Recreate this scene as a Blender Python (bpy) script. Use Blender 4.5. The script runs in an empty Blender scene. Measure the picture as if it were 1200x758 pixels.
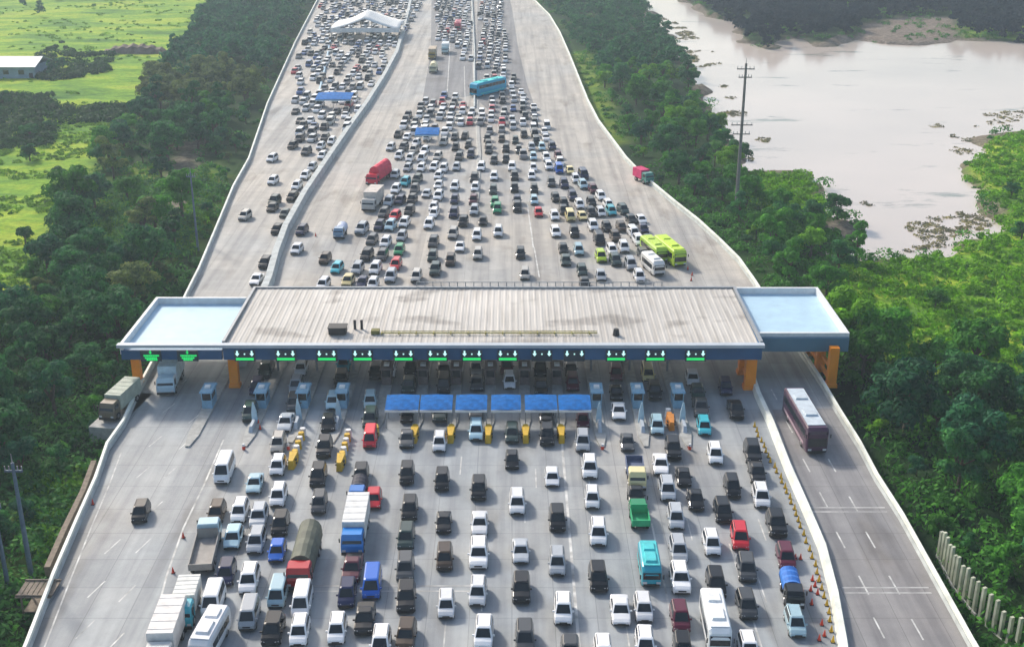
import bpy, math, random
import numpy as np
from mathutils import Vector, noise
R = math.radians
random.seed(7); rng = np.random.default_rng(7)
scn = bpy.context.scene; COL = scn.collection

# ------------------------------------------------------------ camera, sky, sun, exposure
CH = 67.0; TH = R(21.5); FP = 1415.0
cd = bpy.data.cameras.new("camera"); cam = bpy.data.objects.new("camera", cd); COL.objects.link(cam)
cam.location = (0, 0, CH); cam.rotation_euler = (R(90) - TH, 0, 0)
cd.sensor_width = 36; cd.lens = FP / 1200 * 36; cd.clip_end = 9000; cd.clip_start = 1
scn.camera = cam
SUN_EL = 35; SV = Vector((-0.60, 0.80, 0)).normalized() * math.cos(R(SUN_EL)); SV.z = math.sin(R(SUN_EL))
w = bpy.data.worlds.new("World"); scn.world = w; w.use_nodes = True
nt = w.node_tree; nt.nodes.clear()
sk = nt.nodes.new("ShaderNodeTexSky"); sk.sky_type = 'NISHITA'; sk.sun_disc = False
sk.sun_elevation = R(SUN_EL); sk.sun_rotation = math.atan2(SV.x, SV.y)
sk.air_density = 1.2; sk.dust_density = 3.0; sk.ozone_density = 1.2
bg = nt.nodes.new("ShaderNodeBackground"); bg.inputs[1].default_value = 0.15
wo = nt.nodes.new("ShaderNodeOutputWorld")
nt.links.new(sk.outputs[0], bg.inputs[0]); nt.links.new(bg.outputs[0], wo.inputs[0])
sl = bpy.data.lights.new("sun", 'SUN'); sl.energy = 3.1; sl.angle = R(6.0); sl.color = (1.0, 0.92, 0.81)
so = bpy.data.objects.new("sun", sl); COL.objects.link(so); so.location = (0, 0, 200)
so.rotation_euler = SV.to_track_quat('Z', 'Y').to_euler()
scn.view_settings.view_transform = 'Standard'; scn.view_settings.look = 'None'
scn.view_settings.exposure = 0.38; scn.view_settings.gamma = 1.0
scn.cycles.max_bounces = 5; scn.cycles.volume_bounces = 0; scn.cycles.transparent_max_bounces = 4
scn.cycles.use_denoising = True

# ------------------------------------------------------------ helpers
def G(px, py, z=0.0):
    """point of the real world at height z that the photo shows at pixel px, py"""
    a = (px - 600) / FP; b = (py - 379) / FP
    t = (CH - z) / (math.sin(TH) + b * math.cos(TH))
    return (a * t, t * (math.cos(TH) - b * math.sin(TH)))
def GP(pts, z=0.0): return [G(p[0], p[1], z) for p in pts]

def inpoly(P, X, Y):
    P = np.array(P); X = np.asarray(X, float); Y = np.asarray(Y, float)
    r = np.zeros(X.shape, bool); j = len(P) - 1
    for i in range(len(P)):
        xi, yi = P[i]; xj, yj = P[j]
        c = ((yi > Y) != (yj > Y)) & (X < (xj - xi) * (Y - yi) / (yj - yi + 1e-12) + xi)
        r ^= c; j = i
    return r

class MB:
    def __init__(s): s.v = []; s.f = []; s.m = []
    def face(s, pts, mi=0):
        n = len(s.v); s.v += [tuple(p) for p in pts]; s.f.append(tuple(range(n, n + len(pts)))); s.m.append(mi)
    def box(s, c, d, rz=0, mi=0, top=1.0):
        x, y, z = d[0] / 2, d[1] / 2, d[2] / 2; n = len(s.v); co, si = math.cos(rz), math.sin(rz)
        for dz in (-1, 1):
            k = top if dz > 0 else 1
            for a, b in ((-1, -1), (1, -1), (1, 1), (-1, 1)):
                X, Y = a * x * k, b * y * k
                s.v.append((c[0] + X * co - Y * si, c[1] + X * si + Y * co, c[2] + dz * z))
        for q in ((0, 3, 2, 1), (4, 5, 6, 7), (0, 1, 5, 4), (1, 2, 6, 5), (2, 3, 7, 6), (3, 0, 4, 7)):
            s.f.append(tuple(n + i for i in q)); s.m.append(mi)
        return s
    def loft(s, rings, mi=0, cap=True):
        n0 = len(s.v); k = len(rings[0])
        for r in rings: s.v += [tuple(p) for p in r]
        for i in range(len(rings) - 1):
            for j in range(k):
                a = n0 + i * k + j; b = n0 + i * k + (j + 1) % k
                s.f.append((a, b, b + k, a + k)); s.m.append(mi)
        if cap:
            s.f.append(tuple(n0 + j for j in range(k))[::-1]); s.m.append(mi)
            s.f.append(tuple(n0 + (len(rings) - 1) * k + j for j in range(k))); s.m.append(mi)
        return s
    def tube(s, p0, p1, r0, r1=None, n=8, mi=0):
        r1 = r0 if r1 is None else r1
        p0 = Vector(p0); p1 = Vector(p1); d = (p1 - p0).normalized()
        u = d.orthogonal().normalized(); w_ = d.cross(u)
        rings = [[p + (u * math.cos(2 * math.pi * i / n) + w_ * math.sin(2 * math.pi * i / n)) * r for i in range(n)] for p, r in ((p0, r0), (p1, r1))]
        return s.loft(rings, mi)
    def prism(s, poly, z0, z1, mi=0):
        return s.loft([[(x, y, z0) for x, y in poly], [(x, y, z1) for x, y in poly]], mi)
    def build(s, name, mats, parent=None, smooth=False, loc=None):
        me = bpy.data.meshes.new(name); me.from_pydata(s.v, [], s.f)
        if not isinstance(mats, (list, tuple)): mats = [mats]
        for m in mats: me.materials.append(m)
        me.polygons.foreach_set("material_index", s.m)
        if smooth: me.polygons.foreach_set("use_smooth", [True] * len(s.f))
        me.update()
        o = bpy.data.objects.new(name, me); COL.objects.link(o)
        if parent: o.parent = parent
        if loc: o.location = loc
        return o

def np_obj(name, V, F, mat, parent=None, smooth=False):
    me = bpy.data.meshes.new(name); V = np.asarray(V, np.float32); F = np.asarray(F, np.int32)
    k = F.shape[1]
    me.vertices.add(len(V)); me.vertices.foreach_set("co", V.ravel())
    me.loops.add(F.size); me.loops.foreach_set("vertex_index", F.ravel())
    me.polygons.add(len(F)); me.polygons.foreach_set("loop_start", np.arange(0, F.size, k, dtype=np.int32))
    me.polygons.foreach_set("loop_total", np.full(len(F), k, np.int32))
    if smooth: me.polygons.foreach_set("use_smooth", np.ones(len(F), bool))
    me.update(calc_edges=True); me.materials.append(mat)
    o = bpy.data.objects.new(name, me); COL.objects.link(o)
    if parent: o.parent = parent
    return o

def empty(name, loc, rz=0):
    o = bpy.data.objects.new(name, None); COL.objects.link(o); o.location = loc; o.rotation_euler = (0, 0, rz)
    o.empty_display_size = 0.3; return o
def tag(o, label=None, cat=None, group=None, kind=None):
    if label: o["label"] = label
    if cat: o["category"] = cat
    if group: o["group"] = group
    if kind: o["kind"] = kind
    return o
KIDS = {}
def dup(src, loc, rz, name=None):
    c = src.copy(); COL.objects.link(c); c.location = loc; c.rotation_euler = (0, 0, rz)
    if name: c.name = name
    def rec(a, b):
        for ch in a.children:
            k = ch.copy(); COL.objects.link(k); k.parent = b; rec(ch, k)
    rec(src, c)
    return c
ONES = "zeroth first second third fourth fifth sixth seventh eighth ninth tenth eleventh twelfth thirteenth fourteenth fifteenth sixteenth seventeenth eighteenth nineteenth twentieth".split()
TENS = {2: "twenty", 3: "thirty", 4: "forty", 5: "fifty"}
def ordw(n):
    if n <= 20: return ONES[n]
    t, u = divmod(n, 10)
    return (TENS[t][:-1] + "ieth") if u == 0 else TENS[t] + "-" + ONES[u]

# ------------------------------------------------------------ materials
def mat(name, col=(.5, .5, .5), rough=.7, metal=0, coat=0, objcol=False, emis=None, var=0.0, vscale=2.0, spec=.5):
    m = bpy.data.materials.new(name); m.use_nodes = True; n = m.node_tree; b = n.nodes["Principled BSDF"]
    b.inputs["Roughness"].default_value = rough; b.inputs["Metallic"].default_value = metal
    b.inputs["Coat Weight"].default_value = coat; b.inputs["Specular IOR Level"].default_value = spec
    b.inputs["Base Color"].default_value = (*col, 1)
    src = None
    if objcol:
        oi = n.nodes.new("ShaderNodeObjectInfo"); src = oi.outputs["Color"]
    if var > 0:
        tc = n.nodes.new("ShaderNodeTexCoord"); no = n.nodes.new("ShaderNodeTexNoise"); no.inputs["Scale"].default_value = vscale; no.inputs["Detail"].default_value = 4
        mr = n.nodes.new("ShaderNodeMapRange"); mr.inputs[1].default_value = .3; mr.inputs[2].default_value = .7; mr.inputs[3].default_value = 1 - var; mr.inputs[4].default_value = 1 + var * .6
        mx = n.nodes.new("ShaderNodeVectorMath"); mx.operation = 'SCALE'
        n.links.new(tc.outputs["Object"], no.inputs["Vector"]); n.links.new(no.outputs[0], mr.inputs[0]); n.links.new(mr.outputs[0], mx.inputs["Scale"])
        if src: n.links.new(src, mx.inputs[0])
        else: mx.inputs[0].default_value = col
        n.links.new(mx.outputs[0], b.inputs["Base Color"])
    elif src: n.links.new(src, b.inputs["Base Color"])
    if emis:
        b.inputs["Emission Color"].default_value = (*emis[0], 1); b.inputs["Emission Strength"].default_value = emis[1]
    return m
M = {}
M['paint'] = mat('car_paint', rough=.3, coat=.5, spec=.2, objcol=True, var=.06, vscale=1.5)
M['paint'].node_tree.nodes['Principled BSDF'].inputs['Coat IOR'].default_value = 1.5
M['paint'].node_tree.nodes['Principled BSDF'].inputs['Coat Roughness'].default_value = .12
M['glass'] = mat('dark_car_glass', (.012, .016, .02), .08, spec=.6)
M['tyre'] = mat('tyre_rubber', (.015, .015, .015), .85)
M['rim'] = mat('wheel_rim', (.35, .35, .36), .35, .7)
M['plastic'] = mat('black_plastic', (.02, .02, .022), .6)
M['lamp'] = mat('headlamp_lens', (.55, .57, .6), .15)
M['tail'] = mat('tail_lamp', (.35, .01, .01), .3)
M['plate'] = mat('number_plate', (.03, .03, .03), .5)
M['white'] = mat('white_paint_metal', (.72, .73, .73), .5, var=.12, vscale=1.2)
M['skyblue'] = mat('pale_blue_metal', (.42, .60, .72), .5, var=.1, vscale=.6)
M['blue'] = mat('blue_canvas', (.008, .14, .44), .8, spec=.15, var=.35, vscale=1.6)
M['orange'] = mat('orange_column_paint', (.90, .27, .0), .5, var=.1, vscale=.8)
M['yellow'] = mat('yellow_barrier', (.62, .38, .01), .6, var=.2, vscale=2)
M['redcone'] = mat('orange_red_plastic', (.62, .05, .02), .55)
M['steel'] = mat('grey_steel', (.30, .32, .34), .5, .3, var=.15)
M['kerb'] = mat('kerb_concrete', (.38, .38, .36), .85, var=.25, vscale=1.5)
M['barrier'] = mat('barrier_concrete', (.47, .50, .49), .85, var=.22, vscale=.6)
M['railwhite'] = mat('rail_whitewash', (.80, .82, .74), .7, var=.2, vscale=.4)
M['fascia'] = mat('blue_fascia_panel', (.015, .09, .21), .5, spec=.35, var=.25, vscale=.25)
M['trim'] = mat('pale_trim_metal', (.45, .50, .55), .45, var=.1, vscale=.3)
M['green_led'] = mat('green_led', (.01, .3, .05), .5, emis=((.01, .85, .18), .6))
M['white_led'] = mat('white_led', (.4, .6, .6), .5, emis=((.6, 1, .95), .8))
M['signbox'] = mat('sign_box', (.01, .03, .05), .4)
M['bark'] = mat('bark', (.09, .07, .05), .9, var=.3, vscale=4)
M['timber'] = mat('weathered_timber', (.22, .18, .14), .9, var=.3, vscale=2)
M['pole'] = mat('weathered_pole', (.20, .19, .18), .8, var=.2)
M['bluepole'] = mat('blue_grey_pole', (.10, .15, .20), .7, var=.2)
M['cargo'] = mat('cargo_cover', objcol=True, rough=.7, var=.18, vscale=1.3)
M['line'] = mat('road_line_paint', (.55, .55, .53), .8, var=.5, vscale=.7)
M['rib'] = mat('pale_precast_pile', (.50, .52, .40), .9, var=.3, vscale=.9)

def nodes_mat(name):
    m = bpy.data.materials.new(name); m.use_nodes = True; n = m.node_tree
    return m, n, n.nodes["Principled BSDF"]
def ramp(n, stops):
    r = n.nodes.new("ShaderNodeValToRGB"); e = r.color_ramp.elements
    while len(e) > 1: e.remove(e[0])
    e[0].position = stops[0][0]; e[0].color = (*stops[0][1], 1)
    for p, c in stops[1:]:
        x = e.new(p); x.color = (*c, 1)
    return r
def nnoise(n, scale, detail=5, vec=None, rough=.55):
    t = n.nodes.new("ShaderNodeTexNoise"); t.inputs["Scale"].default_value = scale; t.inputs["Detail"].default_value = detail; t.inputs["Roughness"].default_value = rough
    if vec: n.links.new(vec, t.inputs["Vector"])
    return t
def mixc(n, fac, a, b, mode='MIX'):
    x = n.nodes.new("ShaderNodeMix"); x.data_type = 'RGBA'; x.blend_type = mode
    for sock, v in ((x.inputs[0], fac), (x.inputs[6], a), (x.inputs[7], b)):
        if hasattr(v, 'is_output'): n.links.new(v, sock)
        elif isinstance(v, tuple): sock.default_value = (*v, 1)
        else: sock.default_value = v
    return x.outputs[2]
def mapping(n, scale, vec, rot=(0, 0, 0)):
    mp = n.nodes.new("ShaderNodeMapping"); mp.inputs["Scale"].default_value = scale; mp.inputs["Rotation"].default_value = rot; n.links.new(vec, mp.inputs["Vector"]); return mp.outputs[0]

def road_mat(name, base, warm):
    m, n, b = nodes_mat(name)
    g = n.nodes.new("ShaderNodeTexCoord").outputs["Object"]
    big = nnoise(n, .022, 4, g); r1 = ramp(n, [(.35, base), (.68, warm)])
    sx = n.nodes.new("ShaderNodeSeparateXYZ"); n.links.new(g, sx.inputs[0]); my = n.nodes.new("ShaderNodeMapRange"); n.links.new(sx.outputs[1], my.inputs[0])
    my.inputs[1].default_value = 140; my.inputs[2].default_value = 190; my.inputs[3].default_value = -.10; my.inputs[4].default_value = .14
    ad = n.nodes.new("ShaderNodeMath"); ad.operation = 'ADD'; n.links.new(big.outputs[0], ad.inputs[0]); n.links.new(my.outputs[0], ad.inputs[1]); n.links.new(ad.outputs[0], r1.inputs[0])
    streak = nnoise(n, 1.0, 5, mapping(n, (.55, .018, 1), g)); r2 = ramp(n, [(.34, (.66, .66, .68)), (.5, (.96, .96, .96)), (.64, (1.18, 1.18, 1.16))]); n.links.new(streak.outputs[0], r2.inputs[0])
    c = mixc(n, .8, r1.outputs[0], r2.outputs[0], 'MULTIPLY')
    fine = nnoise(n, .35, 8, g, .7); r3 = ramp(n, [(.3, (.82, .82, .83)), (.6, (1.03, 1.03, 1.02))]); n.links.new(fine.outputs[0], r3.inputs[0])
    c = mixc(n, .9, c, r3.outputs[0], 'MULTIPLY')
    spots = nnoise(n, .12, 3, mapping(n, (1.6, .5, 1), g)); r4 = ramp(n, [(.57, (1, 1, 1)), (.68, (.66, .62, .58))]); n.links.new(spots.outputs[0], r4.inputs[0])
    c = mixc(n, .7, c, r4.outputs[0], 'MULTIPLY')
    br = n.nodes.new("ShaderNodeTexBrick"); n.links.new(g, br.inputs["Vector"]); br.offset = 0
    br.inputs["Color1"].default_value = (1, 1, 1, 1); br.inputs["Color2"].default_value = (.83, .84, .85, 1); br.inputs["Mortar"].default_value = (.52, .52, .52, 1)
    br.inputs["Scale"].default_value = 1; br.inputs["Mortar Size"].default_value = .035; br.inputs["Brick Width"].default_value = 4.0; br.inputs["Row Height"].default_value = 5.0
    c = mixc(n, .8, c, br.outputs[0], 'MULTIPLY')
    n.links.new(c, b.inputs["Base Color"]); b.inputs["Roughness"].default_value = .75
    bm = n.nodes.new("ShaderNodeBump"); bm.inputs["Strength"].default_value = .15; n.links.new(fine.outputs[0], bm.inputs["Height"]); n.links.new(bm.outputs[0], b.inputs["Normal"])
    return m
M['road'] = road_mat('road_concrete', (.325, .35, .37), (.42, .39, .35))
M['asphalt'] = road_mat('worn_asphalt', (.17, .175, .19), (.21, .205, .21))

def leaf_mat(name, hue=None):
    m, n, b = nodes_mat(name)
    oi = n.nodes.new("ShaderNodeObjectInfo"); ge = n.nodes.new("ShaderNodeNewGeometry")
    no = nnoise(n, .45, 3, ge.outputs["Position"])
    r = ramp(n, [(.3, (.55, .62, .66)), (.5, (1, 1, 1)), (.68, (1.7, 1.6, 1.05))]); n.links.new(no.outputs[0], r.inputs[0])
    isl = ramp(n, [(0, (.7, .75, .8)), (1, (1.4, 1.3, 1.1))]); n.links.new(ge.outputs["Random Per Island"], isl.inputs[0])
    c = mixc(n, 1.0, oi.outputs["Color"], r.outputs[0], 'MULTIPLY'); c = mixc(n, 1.0, c, isl.outputs[0], 'MULTIPLY')
    b.inputs["Roughness"].default_value = .7; b.inputs["Specular IOR Level"].default_value = .12
    n.links.new(c, b.inputs["Base Color"])
    tr = n.nodes.new("ShaderNodeBsdfTranslucent"); n.links.new(c, tr.inputs[0])
    ms = n.nodes.new("ShaderNodeMixShader"); ms.inputs[0].default_value = .35
    out = n.nodes["Material Output"]
    n.links.new(b.outputs[0], ms.inputs[1]); n.links.new(tr.outputs[0], ms.inputs[2]); n.links.new(ms.outputs[0], out.inputs[0])
    return m
M['leaf'] = leaf_mat('foliage')

# ------------------------------------------------------------ layout lines (pixels of the photo turned into ground points)
L_OUT = GP([(398, -60), (372, 0), (345, 52), (330, 85), (312, 125), (290, 190), (272, 222), (250, 275), (231, 320), (218, 346), (187, 410), (160, 460), (142, 500), (123, 527), (109, 568), (88, 615), (60, 680), (30, 758), (-20, 880), (-80, 1010)])
R_OUT = GP([(600, -60), (625, 0), (645, 20), (657, 40), (668, 65), (680, 95), (690, 120), (703, 145), (718, 165), (735, 188), (755, 209), (792, 240), (820, 262), (845, 285), (868, 308), (885, 332), (925, 393), (948, 425), (968, 456), (985, 485), (1010, 525), (1030, 563), (1060, 610), (1085, 655), (1110, 700), (1142, 758), (1215, 880), (1290, 1010)])
def xat(line, y):
    pts = sorted((p[1], p[0]) for p in line)
    return np.interp(y, [p[0] for p in pts], [p[1] for p in pts])
LAKE = GP([(738, -30), (745, 0), (772, 14), (756, 26), (792, 42), (800, 68), (822, 88), (826, 112), (838, 128), (836, 150), (862, 168), (868, 195), (905, 200), (945, 203), (968, 215), (985, 248), (1012, 262), (978, 272), (988, 296), (1020, 300), (1062, 298), (1095, 293), (1112, 282), (1140, 276), (1165, 262), (1152, 238), (1132, 212), (1112, 192), (1138, 186), (1140, 168), (1176, 152), (1230, 150), (1500, 152), (1500, 52), (1200, 50), (1130, 46), (1080, 53), (1030, 52), (1000, 44), (960, 56), (930, 44), (900, 57), (868, 48), (860, 26), (822, 17), (800, -2), (790, -30)], -2.5)
FIELD_L = GP([(265, -60), (258, 0), (222, 48), (190, 92), (158, 140), (128, 172), (105, 205), (96, 240), (58, 275), (34, 345), (-20, 400), (-500, 470), (-900, 300), (-900, -60)], -2)
FIELD_R = GP([(985, 312), (1060, 303), (1110, 292), (1165, 270), (1165, 240), (1130, 200), (1150, 170), (1185, 158), (1600, 150), (1700, 500), (1300, 455), (1200, 436), (1130, 438), (1070, 440), (1010, 400), (975, 350)], -2)
SHORE = GP([(880, 200), (945, 202), (975, 240), (960, 262), (900, 250), (862, 225)], -2)
MUD = GP([(985, 56), (1010, 28), (1060, 20), (1115, 20), (1125, 44), (1080, 52), (1030, 51)], -2)
CLEAR = [GP(p, -2) for p in ([(236, 190), (262, 200), (240, 262), (222, 300), (205, 300), (208, 262)], [(28, 560), (112, 548), (84, 612), (60, 660), (30, 640)], [(150, 195), (190, 195), (180, 290), (120, 315), (90, 290)], [(655, 60), (672, 80), (690, 128), (712, 165), (735, 170), (715, 120), (690, 60)], [(1118, 30), (1320, 22), (1320, 46), (1130, 45)])]
TRACK = GP([(232, 165), (212, 168), (192, 225), (172, 268), (204, 272), (218, 240), (230, 200)], -2)
TRACK2 = GP([(150, 190), (170, 240), (130, 270), (148, 285), (165, 262), (180, 230)], -2)

# ------------------------------------------------------------ terrain
xs = np.concatenate([[-5000, -2500, -1200, -700, -450], np.arange(-300, 361, 2.6), [420, 560, 800, 1300, 2500, 5000]])
ys = np.concatenate([[-1500, -500, -100, 0, 30], np.arange(50, 720, 2.6), [760, 850, 1000, 1400, 2500, 6000]])
XX, YY = np.meshgrid(xs, ys); n_r, n_c = XX.shape
lx = xat(L_OUT, YY); rx = xat(R_OUT, YY)
dout = np.maximum(lx - XX, XX - rx)
ZZ = np.zeros_like(XX)
for i in range(n_r):
    for j in range(n_c):
        X, Y = XX[i, j], YY[i, j]
        ZZ[i, j] = -2.0 + .8 * noise.noise((X * .02, Y * .02, 0)) + .35 * noise.noise((X * .12, Y * .12, 3))
def softmask(P, k=3):
    m = inpoly(P, XX, YY).astype(float)
    for _ in range(k):
        p = np.pad(m, 1, mode='edge'); m = (p[1:-1, 1:-1] * 2 + p[:-2, 1:-1] + p[2:, 1:-1] + p[1:-1, :-2] + p[1:-1, 2:]) / 6
    return m
lk = softmask(LAKE, 2)
jit = np.array([[noise.noise((XX[i, j] * .06, YY[i, j] * .06, 8)) for j in range(n_c)] for i in range(n_r)])
ZZ = ZZ * (1 - lk) + lk * -4.6
ZZ = np.where((lk > .05) & (lk < .95), ZZ + jit * 3.2, ZZ)
ZZ = np.where(dout < 1.5, -3.2, ZZ); ZZ = np.where((dout >= 1.5) & (dout < 6), np.minimum(ZZ, -2.2), ZZ)
V = np.stack([XX, YY, ZZ], -1).reshape(-1, 3)
ii = np.arange((n_r - 1) * (n_c - 1)); a = (ii // (n_c - 1)) * n_c + ii % (n_c - 1)
F = np.stack([a, a + 1, a + n_c + 1, a + n_c], -1)
m, n, b = nodes_mat('terrain_soil_and_grass')
g = n.nodes.new("ShaderNodeTexCoord").outputs["Object"]
at = n.nodes.new("ShaderNodeVertexColor"); at.layer_name = "zone"; sp = n.nodes.new("ShaderNodeSeparateColor"); n.links.new(at.outputs[0], sp.inputs[0])
n1 = nnoise(n, .05, 6, mapping(n, (1, .45, 1), g)); floor = ramp(n, [(.35, (.010, .032, .010)), (.6, (.028, .070, .015)), (.75, (.06, .075, .03))]); n.links.new(n1.outputs[0], floor.inputs[0])
n2 = nnoise(n, .04, 8, mapping(n, (.5, 1.3, 1), g), .72); fld = ramp(n, [(.32, (.04, .12, .03)), (.41, (.11, .24, .03)), (.49, (.20, .36, .03)), (.57, (.36, .46, .04)), (.64, (.25, .35, .05)), (.74, (.18, .20, .08))]); n.links.new(n2.outputs[0], fld.inputs[0])
n3 = nnoise(n, .8, 6, g, .7); fine = ramp(n, [(.3, (.6, .62, .6)), (.65, (1.15, 1.15, 1.1))]); n.links.new(n3.outputs[0], fine.inputs[0])
brown = ramp(n, [(.35, (.16, .12, .10)), (.7, (.27, .23, .19))]); n.links.new(n3.outputs[0], brown.inputs[0])
c = mixc(n, sp.outputs[0], floor.outputs[0], fld.outputs[0]); c = mixc(n, sp.outputs[1], c, brown.outputs[0]); c = mixc(n, .9, c, fine.outputs[0], 'MULTIPLY')
n.links.new(c, b.inputs["Base Color"]); b.inputs["Roughness"].default_value = .95; b.inputs["Specular IOR Level"].default_value = .1
bm = n.nodes.new("ShaderNodeBump"); bm.inputs["Strength"].default_value = .7; bm.inputs["Distance"].default_value = .6; n.links.new(n3.outputs[0], bm.inputs["Height"]); n.links.new(bm.outputs[0], b.inputs["Normal"])
terr = np_obj('ground', V, F, m, smooth=True); tag(terr, kind='structure')
fm = np.clip(softmask(FIELD_L, 2) + softmask(FIELD_R, 2) + softmask(SHORE, 2) * .6 + .55 * sum(softmask(p_, 2) for p_ in CLEAR) + (YY < -50) * .4, 0, 1)
dm = np.clip(softmask(MUD, 2) + softmask(TRACK, 1) * .9 + softmask(TRACK2, 2) * .35 + np.where((lk > .03) & (lk < .9), .8, 0), 0, 1)
ca = terr.data.color_attributes.new("zone", 'FLOAT_COLOR', 'POINT')
ca.data.foreach_set("color", np.stack([fm, dm, 0 * fm, 0 * fm + 1], -1).astype(np.float32).ravel())
def zt(X, Y):
    i = np.clip(np.searchsorted(ys, Y) - 1, 0, n_r - 2); j = np.clip(np.searchsorted(xs, X) - 1, 0, n_c - 2)
    return float(ZZ[i, j])

m, n, b = nodes_mat('muddy_water')
g = n.nodes.new("ShaderNodeTexCoord").outputs["Object"]
w1 = nnoise(n, .012, 3, g); rw = ramp(n, [(.35, (.50, .44, .39)), (.7, (.63, .54, .47))]); n.links.new(w1.outputs[0], rw.inputs[0])
w2 = nnoise(n, .05, 8, mapping(n, (.6, 1.6, 1), g), .7); weed = ramp(n, [(.60, (0, 0, 0)), (.68, (1, 1, 1))]); n.links.new(w2.outputs[0], weed.inputs[0])
c = mixc(n, weed.outputs[0], rw.outputs[0], (.22, .23, .19))
n.links.new(c, b.inputs["Base Color"]); b.inputs["Roughness"].default_value = .14; b.inputs['Specular IOR Level'].default_value = .32
bm = n.nodes.new("ShaderNodeBump"); bm.inputs["Strength"].default_value = .04; w3 = nnoise(n, 1.5, 3, g); n.links.new(w3.outputs[0], bm.inputs["Height"]); n.links.new(bm.outputs[0], b.inputs["Normal"])
lx0 = min(p[0] for p in LAKE) - 8; ly0 = min(p[1] for p in LAKE) - 8; ly1 = max(p[1] for p in LAKE) + 8
q = MB(); q.face([(lx0, ly0, -3.0), (360, ly0, -3.0), (360, ly1, -3.0), (lx0, ly1, -3.0)])
tag(q.build('lake_water', m), kind='structure')

# ------------------------------------------------------------ roads
rows = np.unique(np.concatenate([np.arange(40, 760, 4.0), [p[1] for p in L_OUT if 40 < p[1] < 760], [p[1] for p in R_OUT if 40 < p[1] < 760]]))
q = MB(); K = 6
for k_, y in enumerate(rows):
    a0, a1 = float(xat(L_OUT, y)), float(xat(R_OUT, y))
    q.v.append((a0, y, -4.2))
    for j in range(K + 1): q.v.append((a0 + (a1 - a0) * j / K, y, 0))
    q.v.append((a1, y, -4.2))
W_ = K + 3
for k_ in range(len(rows) - 1):
    for j in range(W_ - 1):
        p = k_ * W_ + j; q.f.append((p, p + 1, p + 1 + W_, p + W_)); q.m.append(1 if j in (0, W_ - 2) else 0)
tag(q.build('road', [M['road'], M['barrier']]), kind='structure')
q = MB()
for P in ([(506, -40), (553, -40), (555, 60), (556, 112), (520, 118), (495, 118), (505, 60)],
          [(560, -40), (588, -40), (600, 10), (608, 60), (618, 100), (632, 140), (600, 155), (560, 118), (559, 60)]):
    q.face([(x, y, .004) for x, y in GP(P)][::-1])
tag(q.build('asphalt_road', M['asphalt']), kind='structure')
q = MB(); q.face([(x, y, .004) for x, y in GP([(905, 480), (975, 478), (1008, 532), (1055, 612), (1135, 758), (1205, 880), (1012, 880), (996, 758), (985, 700), (952, 600), (930, 548)])][::-1]); tag(q.build('bus_roadway', road_mat('brown_grey_asphalt', (.25, .245, .25), (.30, .27, .25))), kind='structure')
# painted lines
q = MB()
def strip(pts, wd, z=.008):
    for (x0, y0), (x1, y1) in zip(pts[:-1], pts[1:]):
        q.face([(x0 - wd / 2, y0, z), (x0 + wd / 2, y0, z), (x1 + wd / 2, y1, z), (x1 - wd / 2, y1, z)])
strip([(6.05, 78), (6.05, 132)], .28)
strip([(14.9, 78), (14.9, 112)], .2); strip([(22.5, 78), (22.5, 108)], .18)
strip(GP([(174, 758), (195, 675), (215, 618), (239, 568), (262, 515)]), .2)
strip(GP([(-8, 1010), (52, 758), (82, 680), (108, 615), (128, 568), (142, 530)]), .16)
for p, d in (((355, 758), 0), ((100, 737), 0), ((135, 752), 0), ((149, 695), 0), ((168, 639), 0), ((182, 595), 0), ((113, 690), 0), ((132, 640), 0), ((200, 553), 0), ((168, 553), 0), ((182, 517), 0), ((217, 520), 0), ((198, 478), 0), ((228, 490), 0), ((212, 450), 0)):
    if p[0] < 300:
        x, y = G(*p); strip([(x - .4, y - 1.4), (x + .4, y + 1.4)], .16)
for p in ((985, 632), (1020, 632), (1012, 685), (1048, 685), (1030, 735), (1075, 737), (965, 585), (1000, 590), (945, 545), (975, 545), (925, 500), (955, 500), (907, 462), (935, 465)):
    x, y = G(*p); strip([(x + .05, y - 1.6), (x - .05, y + 1.6)], .16)
for p in ((521, 745), (565, 700), (615, 600), (540, 545), (628, 560), (690, 560), (735, 740), (808, 620), (893, 690), (893, 620)):
    x, y = G(*p); strip([(x, y - 2.2), (x, y + 2.2)], .14)
def cross(x0, x1, yy, dz=(0, .9)):
    for d in dz:
        q.face([(x0, yy + d, .012), (x1, yy + d, .012), (x1, yy + d + .2, .012), (x0, yy + d + .2, .012)])
tag(q.build('lane_markings', M['line']), kind='structure'); q = MB()
yy = G(450, 693)[1]; cross(G(345, 693)[0], G(572, 693)[0], yy)
yy = G(1000, 600)[1]; cross(G(950, 600)[0], G(1040, 600)[0], yy)
yy = G(1040, 695)[1]; cross(G(990, 695)[0], G(1092, 695)[0], yy)
tag(q.build('rumble_strips', mat('worn_strip_paint', (.44, .44, .43), .85, var=.4, vscale=.8)), kind='structure'); q = MB()
strip(GP([(556, 118), (554, 60), (551, -40)]), .3); strip(GP([(524, 110), (527, 60), (528, -20)]), .25); strip(GP([(545, 118), (544, 78)]), .2)
strip(GP([(625, 290), (622, 268), (618, 240)]), .2); strip(GP([(632, 325), (626, 290)]), .2)
tag(q.build('lane_markings', M['line']), kind='structure')

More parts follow.
